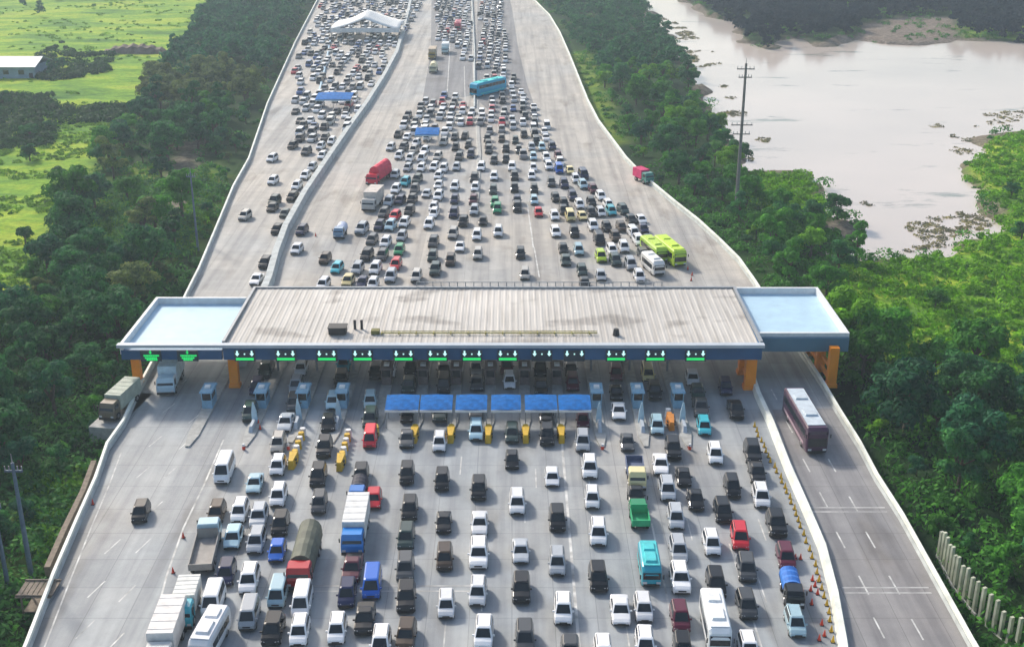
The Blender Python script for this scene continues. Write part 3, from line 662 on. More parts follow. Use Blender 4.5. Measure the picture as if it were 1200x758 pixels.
def parse(lst, side):
    for t in lst:
        a_, b_, c_ = t.split(','); x, y = G(int(a_), int(b_), .8); cars.append(dict(x=x, y=y, c=c_[0], t=c_[1], side=side))
parse(DOWN, 'down'); parse(UP, 'up')
def heading(x, y):
    if y < 166: h = -x * .0019 if y < 150 else -x * .0012      # lanes draw together slowly in front of the roof
    else:
        k = min(1, (y - 166) / 60); h = k * (x - 0) * .0080
        if x < -24: h = -.10 - .05 * k
    return h + random.gauss(0, .015)
SPECIAL_H = {}
near = []
cars.sort(key=lambda c_: math.hypot(c_['x'], c_['y'])); extra = cars[325:]; cars = cars[:325]
# drop overlaps softly: push apart along y
for _ in range(30):
    for i, a_ in enumerate(cars):
        for b_ in cars[i + 1:]:
            dx = b_['x'] - a_['x']; dy = b_['y'] - a_['y']
            if abs(dx) < 1.85 and abs(dy) < 4.5:
                px = 1.9 - abs(dx); py = 4.55 - abs(dy)
                if px < py * .7:
                    s = (px / 2 + .01) * (1 if dx > 0 else -1); a_['x'] -= s * .6; b_['x'] += s * .6
                else:
                    s = (py / 2 + .01) * (1 if dy > 0 else -1); a_['y'] -= s * .6; b_['y'] += s * .6
# labels
def lane_of(x, y):
    xc = x / (1 - .0028 * (YF - y)) if y < YF else x
    if x < -38.5 + (YF - y) * .0: return None
    return int(np.argmin([abs(xc - s) for s in SX[2:]])) + 1
lanes = {}
for c_ in cars:
    if c_['side'] == 'down': lanes.setdefault(lane_of(c_['x'], c_['y']), []).append(c_)
labels_used = set()
for ln, lst in lanes.items():
    lst.sort(key=lambda c_: -c_['y'])
    for k, c_ in enumerate(lst):
        nm = f"{CC[c_['c']][1]} {SPEC[c_['t']]['n']}"
        if ln is None: c_['label'] = f"{nm} on the far left roadway in front of the canopy" + ("" if k == 0 else f", {ordw(k + 1)} from the roof")
        else: c_['label'] = f"{nm}, {ordw(k + 1)} vehicle out from the canopy in the {ordw(ln)} queueing lane from left"
ups = sorted([c_ for c_ in cars if c_['side'] == 'up'], key=lambda c_: c_['y'])
lefts = [c_ for c_ in ups if c_['x'] < float(np.interp(c_['y'], [p[1] for p in sorted(DIVL, key=lambda p: p[1])], [p[0] for p in sorted(DIVL, key=lambda p: p[1])]))]
for k, c_ in enumerate(lefts): c_['label'] = f"{CC[c_['c']][1]} {SPEC[c_['t']]['n']} left of the tall divider wall, {ordw(k + 1)} back from the roof"
rest = [c_ for c_ in ups if not any(c_ is l_ for l_ in lefts)]
for r_ in range(0, len(rest), 14):
    row = sorted(rest[r_:r_ + 14], key=lambda c_: c_['x'])
    for k, c_ in enumerate(row):
        c_['label'] = f"{CC[c_['c']][1]} {SPEC[c_['t']]['n']}, {ordw(k + 1)} from left in jam row {'one two three four five six seven eight nine ten eleven twelve thirteen fourteen fifteen'.split()[r_ // 14]} behind the roof"
NAMES = {'h': 'parked_hatchback', 's': 'sedan_car', 'm': 'minivan', 'u': 'off_road_car', 'v': 'van', 'x': 'minibus', 'p': 'pickup_truck'}
NAMES['h'] = 'hatchback_car'
CATS = {'h': 'car', 's': 'car', 'm': 'car', 'u': 'car', 'v': 'van', 'x': 'minibus', 'p': 'pickup'}
for c_ in cars:
    t = c_['t']; rz = heading(c_['x'], c_['y'])
    if t not in PROTO:
        o = make_car(t); PROTO[t] = o; o.name = NAMES[t]; o.location = (c_['x'], c_['y'], .012); o.rotation_euler = (0, 0, rz)
    else: o = dup(PROTO[t], (c_['x'], c_['y'], .012), rz, NAMES[t])
    k = random.uniform(.93, 1.04); o.scale = (k, k * random.uniform(.96, 1.04), k * random.uniform(.95, 1.05))
    base = CC[c_['c']][0]; k = random.uniform(.82, 1.15); col = tuple(min(.85, v * k) for v in base) + (1,)
    for ch in o.children:
        if ch.name.startswith('body'): ch.color = col
    tag(o, c_['label'], CATS[t], 'vehicles queueing in front of the toll roof' if c_['side'] == 'down' else 'vehicles jammed behind the toll roof')

# trucks and buses
def wheels(root, W, ys_, r=.5, dual=False):
    for s in (-1, 1):
        for y in ys_:
            o = MB(); o.tube((s * (W / 2 - .35), y, r), (s * (W / 2 - .02), y, r), r, r, 16, 0); o.tube((s * (W / 2 - .03), y, r), (s * (W / 2 + .01), y, r), r * .55, r * .5, 10, 1)
            o.build('wheel', [M['tyre'], M['rim']], root)
def part_col(o, col): o.color = (*col, 1); return o
def truck(px, py, L, W, H, cab, box, kind, label, rz=None, name='box_truck'):
    x, y = G(px, py, 1.2); rz = heading(x, y) if rz is None else rz
    root = empty(name, (x, y, .012), rz); tag(root, label, 'truck'); yo = -L / 2; CL = 1.9
    o = MB(); ch = min(H, 2.5)
    def sec(y_, z1, k): hw = W / 2 * k; return [(hw, y_, .55), (hw, y_, z1 - .2), (hw - .12, y_, z1), (-hw + .12, y_, z1), (-hw, y_, z1 - .2), (-hw, y_, .55)]
    o.loft([sec(yo, 1.35, .95), sec(yo + .08, 1.55, .98), sec(yo + .42, ch, .94), sec(yo + CL - .1, ch, .96), sec(yo + CL, ch - .1, .94)])
    part_col(o.build('cab', M['paint'], root), cab)
    o = MB(); panel(o, (-W * .45, yo + .08, 1.58), (W * .45, yo + .08, 1.58), (W * .41, yo + .42, ch - .18), (-W * .41, yo + .42, ch - .18), .02, .98, .02, .98, .02); o.build('windscreen', M['glass'], root)
    for s in (-1, 1):
        o = MB(); o.box((s * W * .475, yo + 1.05, ch - .62), (.04, .85, .6)); o.build('side_window', M['glass'], root)
        o = MB(); o.box((s * W * .36, yo + .0, .85), (.35, .08, .22)); o.build('headlight', M['lamp'], root)
        o = MB(); o.box((s * (W / 2 + .12), yo + .3, 1.9), (.12, .1, .45)); o.build('mirror', M['plastic'], root)
    o = MB(); o.box((0, yo + .0, .55), (W * .95, .2, .3)); o.box((0, yo + L / 2 + .3, .72), (W * .5, L - 1.2, .3)); o.build('chassis', M['plastic'], root)
    y0 = yo + CL + .15; y1 = yo + L; ym = (y0 + y1) / 2; ly = y1 - y0
    if kind == 'box':
        o = MB(); o.box((0, ym, (H + .95) / 2), (W, ly, H - .95)); 
        for i in range(5): o.box((0, y0 + ly * (i + .5) / 5, H + .01), (W + .03, .06, .05))
        part_col(o.build('cargo_box', M['cargo'], root), box)
    elif kind == 'open':
        o = MB(); o.box((0, ym, 1.0), (W, ly, .12))
        for s in (-1, 1): o.box((s * (W / 2 - .04), ym, 1.35), (.08, ly, .6))
        o.box((0, y1 - .04, 1.35), (W - .17, .08, .6)); o.box((0, y0 + .04, 1.6), (W - .17, .08, 1.1))
        part_col(o.build('open_tray', M['cargo'], root), box)
    elif kind == 'tarp':
        o = MB(); N = 6; rings = []
        for i in range(N + 1):
            yy = y0 + ly * i / N; sag = .12 * (i % 2)
            rings.append([(W / 2 * math.cos(a_) * 1.0, yy, 1.0 + (H - 1.0 - sag) * max(0, math.sin(a_)) ** .6) for a_ in np.linspace(0, math.pi, 9)])
        o.loft(rings); part_col(o.build('tarpaulin', M['cargo'], root), box)
        o = MB(); o.box((0, ym, 1.0), (W, ly, .15)); o.build('truck_bed', M['plastic'], root)
    elif kind == 'tank':
        o = MB(); o.loft([[(W * .46 * k * math.cos(a_), yy, 1.75 + .8 * k * math.sin(a_)) for a_ in np.linspace(0, 2 * math.pi, 17)[:-1]] for yy, k in ((y0, .7), (y0 + .25, 1), (y1 - .25, 1), (y1, .7))]); part_col(o.build('tank', M['cargo'], root), box)
        for i in range(3):
            o = MB(); o.tube((0, y0 + ly * (i + 1) / 4, 2.4), (0, y0 + ly * (i + 1) / 4, 2.75), .3, .3, 10); o.build('hatch', M['steel'], root)
    wheels(root, W, [yo + 1.15, y1 - 1.3] + ([y1 - 2.5] if L > 7.5 else []))
    return root
WH = (.74, .74, .75)
truck(417, 617, 8.2, 2.3, 3.0, (.02, .22, .62), (.70, .70, .68), 'box', 'blue fronted box truck with white cargo top left of the red car')
truck(357, 652, 9.0, 2.4, 2.9, (.45, .02, .03), (.10, .11, .08), 'tarp', 'long truck with red cab and sagging olive tarpaulin load', name='covered_truck')
truck(420, 574, 4.4, 1.8, 2.1, (.02, .16, .5), (.03, .03, .05), 'tarp', 'small blue cab truck with dark load behind the box truck', name='small_truck')
truck(241, 640, 8.0, 2.3, 2.9, (.42, .58, .65), (.30, .28, .26), 'open', 'pale blue cab truck with an empty open tray turned towards the camera', rz=math.pi + .1, name='flatbed_truck')
truck(745, 552, 6.0, 2.0, 2.6, (.75, .66, .35), (.10, .13, .22), 'open', 'cream yellow light truck with dark load in the lane behind the green truck', name='light_truck')
truck(749, 601, 4.6, 1.9, 1.9, (.02, .25, .10), (.02, .38, .16), 'open', 'small bright green open truck', rz=math.pi, name='open_truck')
truck(195, 748, 8.0, 2.3, 3.2, (.6, .6, .58), (.72, .69, .66), 'box', 'large cream box truck cut by the bottom edge at left', name='box_truck')
truck(218, 708, 5.5, 2.05, 2.7, (.05, .40, .50), (.70, .70, .66), 'box', 'white box truck with teal cab behind the large cream truck', name='box_truck')
truck(200, 441, 8.0, 2.4, 3.5, (.45, .6, .68), (.55, .68, .74), 'box', 'pale blue white truck coming out under the left end of the canopy', name='box_truck')
truck(444, 206, 9.5, 2.6, 3.9, (.60, .02, .05), (.72, .03, .08), 'tarp', 'bright red covered truck at the left edge of the jam', rz=-.25, name='covered_truck')
truck(437, 236, 8.0, 2.7, 3.6, (.5, .48, .45), (.62, .56, .50), 'box', 'cream box truck just in front of the red covered truck', rz=-.15, name='box_truck')
truck(399, 270, 5.0, 1.9, 2.2, (.20, .30, .42), (.55, .60, .75), 'tarp', 'small truck with pale load standing alone on the left roadway', rz=-.05, name='small_truck')
truck(507, 64, 9.0, 2.5, 3.4, (.30, .20, .04), (.58, .48, .36), 'box', 'brown and yellow truck in the far middle lanes', rz=0, name='box_truck')
truck(508, 80, 7.0, 2.4, 3.0, (.60, .55, .36), (.70, .64, .42), 'tarp', 'cream topped truck in front of the far brown truck', rz=0, name='covered_truck')
truck(522, 58, 8.0, 2.4, 3.4, (.45, .6, .62), (.80, .82, .82), 'box', 'tall white box truck in the far middle lanes', rz=0, name='box_truck')
truck(754, 207, 5.5, 2.1, 2.8, (.05, .22, .18), (.70, .03, .16), 'box', 'red and green truck stopped by the right guard rail', rz=.45, name='box_truck')
truck(928, 687, 4.8, 1.8, 2.0, (.01, .012, .015), (.02, .16, .55), 'tarp', 'small black truck with blue covered load near the right divider', name='small_truck')
x_, y_ = G(138, 482, -.5)
tt = truck(141, 470, 7.8, 2.1, 2.9, (.16, .13, .09), (.40, .44, .36), 'box', 'grey trailer truck with yellowish top parked outside the left rail', rz=-.16, name='trailer_truck')
q = MB(); q.box((tt.location.x, tt.location.y, -2.05), (3.6, 10.5, 4.1), -.16); tag(q.build('lay_by', M['kerb']), kind='structure')
def bus(px, py, L, W, H, body, roof, label, rz=None, name='coach_bus', low=None):
    x, y = G(px, py, H / 2); rz = heading(x, y) if rz is None else rz
    root = empty(name, (x, y, .012), rz); tag(root, label, 'bus'); yo = -L / 2; hw = W / 2
    def sec(y_, z0, z1, k, r): h = hw * k; return [(h * .97, y_, z0), (h, y_, z0 + .3), (h, y_, z1 - r), (h - r * .35, y_, z1 - r * .35), (h - r, y_, z1), (-h + r, y_, z1), (-h + r * .35, y_, z1 - r * .35), (-h, y_, z1 - r), (-h, y_, z0 + .3), (-h * .97, y_, z0)]
    o = MB(); o.loft([sec(yo, .5, H - .75, .88, .3), sec(yo + .12, .38, H - .35, .95, .25), sec(yo + .5, .34, H - .06, 1, .22), sec(yo + 1.2, .34, H, 1, .2), sec(-yo - .3, .34, H, 1, .2), sec(-yo, .5, H - .25, .94, .25)])
    part_col(o.build('body', M['paint'], root), body)
    o = MB(); o.box((0, .15, H + .02), (W * .82, L * .86, .08)); 
    o.box((0, yo + L * .35, H + .16), (W * .6, 1.9, .24), top=.85); o.box((0, yo + L * .72, H + .14), (W * .6, 1.4, .2), top=.85)
    part_col(o.build('roof_panel', M['cargo'], root), roof)
    o = MB(); panel(o, (-hw * .90, yo + .0, 1.15), (hw * .90, yo + .0, 1.15), (hw * .90, yo + .10, H - .55), (-hw * .90, yo + .10, H - .55), .02, .98, .02, .98, .06); o.build('windscreen', M['glass'], root)
    for s in (-1, 1):
        o = MB(); nW = int(L / 1.6)
        for i in range(nW): o.box((s * hw, yo + .9 + (L - 1.6) * (i + .5) / nW, H - 1.15), (.03, (L - 1.6) / nW - .08, .95))
        o.build('side_window', M['glass'], root)
        o = MB(); o.box((s * (hw + .004), .2, .95), (.03, L * .8, .35)); part_col(o.build('side_stripe', M['cargo'], root), low or roof)
        o = MB(); o.box((s * hw * .68, yo - .0, .78), (.42, .12, .22)); o.build('headlight', M['lamp'], root)
        o = MB(); o.box((s * (hw + .15), yo - .1, H - .9), (.12, .1, .45)); o.build('mirror', M['plastic'], root)
    o = MB(); o.box((0, yo + .0, .55), (W * .8, .14, .22)); o.build('bumper', M['plastic'], root)
    wheels(root, W, [yo + L * .2, yo + L * .76])
    return root
bus(943, 492, 12.0, 2.6, 3.5, (.07, .03, .06), (.50, .57, .62), 'long coach with pale roof and dark maroon front on the right roadway', rz=.03, low=(.42, .30, .34))
bus(785, 294, 10.0, 2.4, 3.1, (.42, .62, .05), (.52, .72, .06), 'long lime green bus slanting at the right edge of the jam', rz=.25)
bus(766, 292, 8.5, 2.2, 2.8, (.36, .58, .06), (.48, .66, .10), 'second lime green bus half hidden left of the longer one', rz=.25)
bus(765, 309, 6.5, 2.1, 2.6, (.70, .70, .68), (.74, .74, .72), 'small white bus in front of the two lime green buses', rz=.25, name='minibus')
bus(572, 102, 14.0, 3.0, 4.0, (.0, .38, .60), (.05, .62, .60), 'turquoise bus standing crosswise at the head of the median', rz=-.64)
bus(838, 727, 7.0, 2.1, 2.7, (.72, .76, .78), (.76, .78, .78), 'long white minibus with dark windscreen near the bottom right', name='minibus')
bus(761, 661, 5.2, 1.95, 2.4, (.03, .34, .44), (.06, .52, .55), 'short turquoise minibus left of the white and silver queue', name='minibus')
bus(246, 743, 6.0, 2.05, 2.5, (.70, .71, .72), (.76, .76, .77), 'long white minibus beside the cream truck at bottom left', rz=-.10, name='minibus')
bus(537, 30, 11.0, 2.5, 3.4, (.55, .06, .10), (.62, .22, .25), 'dusty red bus in the far middle lanes', rz=0)

# far cars that nobody could pick out: one stuff object
big = [o for o in bpy.data.objects if o.parent is None and o.get('category') in ('truck', 'bus')]
occ = [(c_['x'], c_['y']) for c_ in cars]
PAL = [mat('far_paint', c, .35, coat=.3) for c in ((.78, .79, .80), (.5, .52, .54), (.2, .2, .21), (.02, .02, .024), (.5, .03, .05), (.03, .1, .3), (.55, .55, .5))]
q = MB(); nf = 0
def small_car(x, y, rz, t, ci):
    global nf
    S = SPEC[t]; o = MB(); yo = -S['L'] / 2; hw = S['W'] / 2; B_ = S['belt']
    o.loft([[(hw * k, yy, .25), (hw * k, yy, z - .06), (hw * .85 * k, yy, z), (-hw * .85 * k, yy, z), (-hw * k, yy, z - .06), (-hw * k, yy, .25)] for yy, z, k in ((yo, S['nose'], .85), (yo + .35, S['hood'], .98), (yo + S['cab'][0], B_, 1), (-yo - .1, B_, 1), (-yo, B_ - .15, .9))], ci)
    r = cab_rings(S); o.loft(r[:2], 7, cap=False); o.loft(r[1:], ci)
    for s in (-1, 1):
        for yy in (yo + .8, -yo - .8): o.box((s * (hw - .08), yy, .3), (.2, .6, .6), mi=8)
    co, si = math.cos(rz), math.sin(rz); n0 = len(q.v)
    q.v += [(x + vx * co - vy * si, y + vx * si + vy * co, vz + .012) for vx, vy, vz in o.v]
    q.f += [tuple(n0 + i for i in f_) for f_ in o.f]; q.m += o.m; nf += 1
for c_ in extra:
    if all(abs(c_['x'] - a_) > 1.9 or abs(c_['y'] - b_) > 4.4 for a_, b_ in occ):
        small_car(c_['x'], c_['y'], heading(c_['x'], c_['y']), c_['t'] if c_['t'] in SPEC else 'm', {'w': 0, 's': 1, 'g': 2, 'k': 3, 'r': 4, 'm': 4, 'b': 5, 'n': 3, 'a': 1, 't': 5}.get(c_['c'], 2)); occ.append((c_['x'], c_['y']))
ZN = [([(378, 2), (395, -40), (500, -40), (494, 5), (478, 30), (466, 62), (448, 92), (428, 124), (405, 154), (392, 158), (346, 158), (346, 125), (336, 105), (345, 75), (362, 35)], 0.62),
      ([(516, 112), (492, 121), (474, 133), (458, 156), (455, 185), (500, 195), (556, 190), (554, 112)], .9), ([(508, -40), (551, -40), (552, 46), (512, 48)], .9), ([(531, 46), (551, 46), (553, 75), (531, 60)], .8),
      ([(563, -40), (584, -40), (592, 40), (598, 80), (612, 110), (640, 140), (664, 175), (672, 200), (618, 195), (564, 190), (562, 122), (585, 110), (560, 85)], .92)]
for P, dens in ZN:
    P = GP(P, .8); x0, x1 = min(p[0] for p in P), max(p[0] for p in P); y0, y1 = min(p[1] for p in P), max(p[1] for p in P)
    x = x0
    while x < x1:
        y = y0 + random.uniform(0, 5)
        while y < y1:
            xx = x + random.uniform(-.5, .5)
            if bool(inpoly(P, [xx], [y])[0]) and random.random() < dens and all(abs(xx - a_) > 2.1 or abs(y - b_) > 5.2 for a_, b_ in occ) and all(math.hypot(xx - o.location.x, y - o.location.y) > 5.5 for o in big):
                small_car(xx, y, heading(xx, min(y, 330)) * .5, random.choice('mmmmhsuv'), random.choices(range(7), (34, 17, 13, 22, 5, 5, 5))[0]); occ.append((xx, y))
            y += random.uniform(5.6, 8.5)
        x += 2.75
fc = q.build('distant_cars', PAL + [M['glass'], M['tyre']])
tag(fc, 'packed mass of distant cars filling the lanes towards the top of the picture', 'traffic', kind='stuff')
print('far cars', nf, 'named', len(cars))

# ------------------------------------------------------------ far tents and awnings
def tent():
    x0, y0 = G(387, 36, 4.0); x1, _ = G(468, 36, 4.0); y1 = y0 + 24; root = empty('tent_roof', ((x0 + x1) / 2, y0, 0)); hw = (x1 - x0) / 2
    tag(root, 'white peaked fabric roof over the far left toll lanes', 'toll canopy')
    o = MB(); N = 16; V_ = []
    for j in range(7):
        t = j / 6
        for i in range(N + 1):
            u = i / N * 2 - 1; z = 4.6 + 5.0 * max(0, 1 - abs(u)) ** 1.4 * (1 - .25 * abs(2 * t - 1)) + .5 * (1 - abs(2 * t - 1))
            o.v.append((u * hw, t * (y1 - y0), z))
    for j in range(6):
        for i in range(N): a_ = j * (N + 1) + i; o.f.append((a_, a_ + 1, a_ + N + 2, a_ + N + 1)); o.m.append(0)
    ob = o.build('roof_fabric', mat('tent_fabric', (.74, .75, .73), .8, spec=.1), root, smooth=True); md = ob.modifiers.new('s', 'SOLIDIFY'); md.thickness = .12
    o = MB(); o.box((0, -.1, 4.1), (2 * hw, .3, 1.6)); o.build('front_edge', M['white'], root)
    for i in range(7):
        for yy in (.5, y1 - y0 - .5):
            o = MB(); o.tube((-hw + .3 + (2 * hw - .6) * i / 6, yy, 0), (-hw + .3 + (2 * hw - .6) * i / 6, yy, 4.3), .15, .15, 8); o.build('post', M['steel'], root)
tent()
def simple_awning(px0, px1, py, dep, lab):
    x0, y0 = G(px0, py, 3.3); x1, _ = G(px1, py, 3.3); root = empty('far_awning', ((x0 + x1) / 2, y0, 0)); hw = (x1 - x0) / 2; tag(root, lab, 'awning')
    o = MB(); o.loft([[(-hw, yy, zz), (0, yy, zz + .1), (hw, yy, zz), (hw, yy, zz - .1), (-hw, yy, zz - .1)] for yy, zz in ((0, 2.9), (dep * .5, 3.3), (dep, 3.5))]); o.build('canvas', M['blue'], root)
    o = MB(); o.box((0, -.05, 2.65), (hw * 2, .08, .3)); o.build('valance', M['skyblue'], root)
    for a_ in (-hw + .2, 0, hw - .2):
        for yy in (.3, dep - .3):
            o = MB(); o.tube((a_, yy, 0), (a_, yy, 2.9), .08, .08, 6); o.build('post', M['steel'], root)
simple_awning(369, 411, 115, 7, 'wide bright blue awning over the far left toll lanes')
simple_awning(486, 514, 156, 5, 'small dark blue awning among packed cars in the middle of the jam')

# ------------------------------------------------------------ cones
def cone_proto(m_, name):
    root = empty(name, (0, 0, 0))
    o = MB(); o.box((0, 0, .03), (.46, .46, .06)); o.build('base', M['plastic'], root)
    o = MB(); o.tube((0, 0, .06), (0, 0, .85), .2, .04, 10); o.build('cone', m_, root)
    o = MB(); o.tube((0, 0, .38), (0, 0, .55), .135, .10, 10); o.build('band', M['white'], root)
    return root
cy = cone_proto(M['yellow'], 'traffic_cone'); cr = cone_proto(M['redcone'], 'traffic_cone')
pts = GP([(884, 500), (897, 530), (914, 560), (928, 590), (938, 618), (948, 645), (958, 672), (966, 700), (972, 728), (975, 752)])
pts = resample(pts, 1.15)
fy = True
for i, (x, y) in enumerate(pts):
    o = cy if fy else dup(cy, (0, 0, 0), 0)
    fy = False; o.scale = (.85, .85, .85); o.location = (x + random.uniform(-.12, .12), y, .004)
    tag(o, 'small yellow cone in the long close row left of the white divider wall', 'cone', 'yellow cones in a row along the right divider')
redp = [(952, 680), (955, 687), (958, 696), (950, 692), (951, 708), (960, 680), (963, 732), (960, 750), (966, 745), (938, 655), (932, 655), (109, 591), (215, 630), (203, 671), (303, 497), (305, 503), (370, 277), (806, 316), (811, 323), (600 + 210, 329)]
ps = sorted(redp[:11], key=lambda p: p[1])
for i, (px, py) in enumerate(redp):
    o = cr if i == 0 else dup(cr, (0, 0, 0), 0)
    o.scale = (.8, .8, .8); o.location = (*G(px, py), .004)
    if i < 11: lab = 'orange red cone scattered beside the yellow row near the right divider'; gr = 'orange red cones beside the right divider'
    elif i < 19 - 2 and i not in (14, 15): lab = {11: 'single red cone by the left guard rail below the parked truck', 12: 'single red cone on the left line just above the open tray truck', 13: 'single red cone on the left line beside the open tray truck', 16: 'single red cone alone on the roadway behind the roof at left'}[i]; gr = None
    elif i in (14, 15): lab = 'red cone of a pair at the end of the second island from left'; gr = 'red cones at the island end'
    else: lab = 'red cone in front of the lime green buses behind the roof'; gr = 'red cones by the lime green buses'
    if 'group' in o: del o['group']
    tag(o, lab, 'cone', gr)

# ------------------------------------------------------------ poles, shed, fence, hut
def pole(px0, py0, ztop_px, h, m_, label, arms, r=.28):
    x, y = G(px0, py0, -2); z0 = zt(x, y) - .3; root = empty('power_pole', (x, y, z0)); tag(root, label, 'power pole')
    o = MB(); o.tube((0, 0, 0), (0, 0, h), r, r * .55, 10); o.build('pole', m_, root)
    for z, wd in arms:
        o = MB(); o.box((0, 0, z), (wd, .16, .2)); o.build('crossarm', m_, root)
        for s in (-1, -.5, .5, 1):
            o = MB(); o.tube((s * wd * .46, 0, z + .1), (s * wd * .46, 0, z + .55), .07, .05, 6); o.build('insulator', M['steel'], root)
    o = MB(); o.tube((0, 0, h), (0, 0, h + 1), .06, .03, 6); o.build('spike', M['steel'], root)
pole(862, 252, 80, 30.5, M['pole'], 'tall weathered power pole with several crossarms standing against the lake', [(29.4, 3.4), (27.8, 2.6), (18.5, 4.2), (16.7, 3.4)], r=.42)
pole(37, 675, 0, 13.5, M['bluepole'], 'leaning blue grey pole in the thicket at bottom left', [(12.6, 1.8)], r=.30)
pole(10, 690, 0, 10.5, M['bluepole'], 'shorter blue grey pole nearest the left picture edge', [(9.8, 1.4)], r=.26)
pole(232, 292, 0, 15.0, M['bluepole'], 'slim blue grey pole beside the dirt track behind the canopy', [(14.2, 1.6)], r=.24)
def shed():
    x, y = G(46, 694, 0); z0 = -2.6; root = empty('timber_shelter', (x, y, z0)); tag(root, 'small weathered timber shelter outside the left rail near the bottom', 'shelter')
    for a_ in (-1.3, 1.3):
        for b_ in (-1.2, 1.2):
            o = MB(); o.box((a_, b_, 1.5), (.15, .15, 3.0)); o.build('post', M['timber'], root)
    o = MB()
    for i in range(7): o.box((-1.5 + i * .5, 0, 3.05), (.42, 3.1, .08), mi=0)
    o.box((0, -1.3, 3.18), (3.4, .15, .12)); o.box((0, 1.3, 3.18), (3.4, .15, .12)); o.build('roof', M['timber'], root)
    o = MB(); o.box((0, 0, 1.2), (2.6, 2.4, .1)); o.build('platform', M['timber'], root)
shed()
wall_line('timber_walkway', GP([(55, 665), (75, 620), (97, 575), (110, 540)], -1.0), .6, -.9, M['timber'], 'narrow weathered walkway outside the left guard rail', 'walkway', base=-3.0, taper=1)
def ribs():
    root = empty('pile_fence', (*G(1140, 700, -2), -4)); tag(root, 'row of pale upright concrete piles outside the right rail at bottom right', 'fence')
    P = resample(GP([(1082, 628), (1100, 664), (1122, 692), (1152, 722), (1190, 752), (1250, 805), (1330, 900)], 0), .95); ox, oy = root.location.x, root.location.y
    for k_, (x, y) in enumerate(P[:90]):
        h = 4.9 + random.uniform(-.35, .35)
        o = MB(); o.box((x + 1.9 - ox, y - oy, h / 2), (.42, .3, h), .4, top=.9); o.build('pile', M['rib'], root)
    pp = sorted(P, key=lambda p: p[1])
    o = MB(); o.loft([[(x + 1.75 - ox + u, y - oy, z) for u, z in ((0, 1.6), (0, 1.85), (-.15, 1.85), (-.15, 1.6))] for x, y in pp]); o.build('rail', M['kerb'], root)
ribs()
def hut():
    x0, y0 = G(-60, 92, -2); x1, y1 = G(42, 92, -2); root = empty('farm_building', ((x0 + x1) / 2, y0, -2.5)); hw = (x1 - x0) / 2; D = 14
    tag(root, 'long low building with pale blue metal roof in the upper left field', 'building')
    o = MB(); o.box((0, D / 2, 2.1), (2 * hw, D, 4.2)); o.build('wall', mat('blue_grey_wall', (.22, .32, .40), .8, var=.2, vscale=.4), root)
    o = MB(); o.loft([[(s * (hw + .6), yy, zz) for yy, zz in ((-.8, 4.2), (D / 2, 6.4), (D + .8, 4.2), (D + .8, 4.05), (D / 2, 6.2), (-.8, 4.05))] for s in (-1, 1)]); o.build('roof', mat('pale_roof', (.50, .58, .64), .5, var=.15, vscale=.5), root)
    for i in range(5):
        o = MB(); o.box((-hw + 4 + i * (2 * hw - 6) / 4.5, -.03, 2.4), (1.8, .1, 1.4)); o.build('window', M['glass'], root)
    o = MB(); o.box((hw - 1.4, -.04, 1.1), (1.2, .1, 2.2)); o.build('door', M['plastic'], root)
hut()
x, y = G(160, 62, -2); o = MB()
N = 26; rings = []
for i in range(N + 1):
    t = i / N; hx = 24 * (t - .5); hh = 3.2 * math.sin(math.pi * t) ** .5 + .4 * math.sin(i * 1.7)
    rings.append([(hx, -3.6, -.6), (hx, -2.0 + .4 * math.sin(i), hh * .8), (hx, .5, hh), (hx, 3.8, -.6)])
o.loft(rings); tag(o.build('earth_bank', mat('dug_soil', (.20, .15, .12), .95, var=.35, vscale=.5), loc=(x, y, -2.2)), kind='structure')

# ------------------------------------------------------------ vegetation
def leaf_cloud(centres, radii, n_leaf, size, flat=.75, seed=0, squash=1.0):
    r = np.random.default_rng(seed); Vs = []; 
    for (c_, R_), k in zip(zip(centres, radii), n_leaf):
        d = r.normal(size=(k, 3)); d /= np.linalg.norm(d, axis=1, keepdims=True); d[:, 2] = np.where(d[:, 2] < -.35, -d[:, 2], d[:, 2])
        rad = R_ * (1 - .45 * r.random(k) ** 2)[:, None]; p = np.array(c_) + d * rad * np.array([1, 1, flat])
        nrm = d + r.normal(size=(k, 3)) * .38; nrm /= np.linalg.norm(nrm, axis=1, keepdims=True)
        u = np.cross(nrm, r.normal(size=(k, 3))); u /= np.linalg.norm(u, axis=1, keepdims=True); v = np.cross(nrm, u)
        s = size * (.6 + .9 * r.random(k))[:, None]
        Vs.append(np.stack([p - u * s, p - v * s * .45, p + u * s, p + v * s * .45], 1).reshape(-1, 3))
    V = np.concatenate(Vs); F = np.arange(len(V)).reshape(-1, 4); return V, F
def crown(seed, rx, h, lobes, leaves, size, base=.30):
    r = np.random.default_rng(seed); cs = []; rs = []
    for i in range(lobes):
        a_ = r.random() * 6.28; q_ = r.random() ** .5; z = h * (base + (1 - base) * r.random() * .82)
        lim = rx * (1 - .55 * ((z / h - base) / (1 - base)) ** 2)
        cs.append((math.cos(a_) * q_ * lim * .72, math.sin(a_) * q_ * lim * .80, z)); rs.append(rx * r.uniform(.24, .44))
    cs.append((0, 0, h * .62)); rs.append(rx * .5)
    k = [max(8, int(leaves * R_ ** 2 / sum(q_ ** 2 for q_ in rs))) for R_ in rs]
    return leaf_cloud(cs, rs, k, size, .8, seed), cs
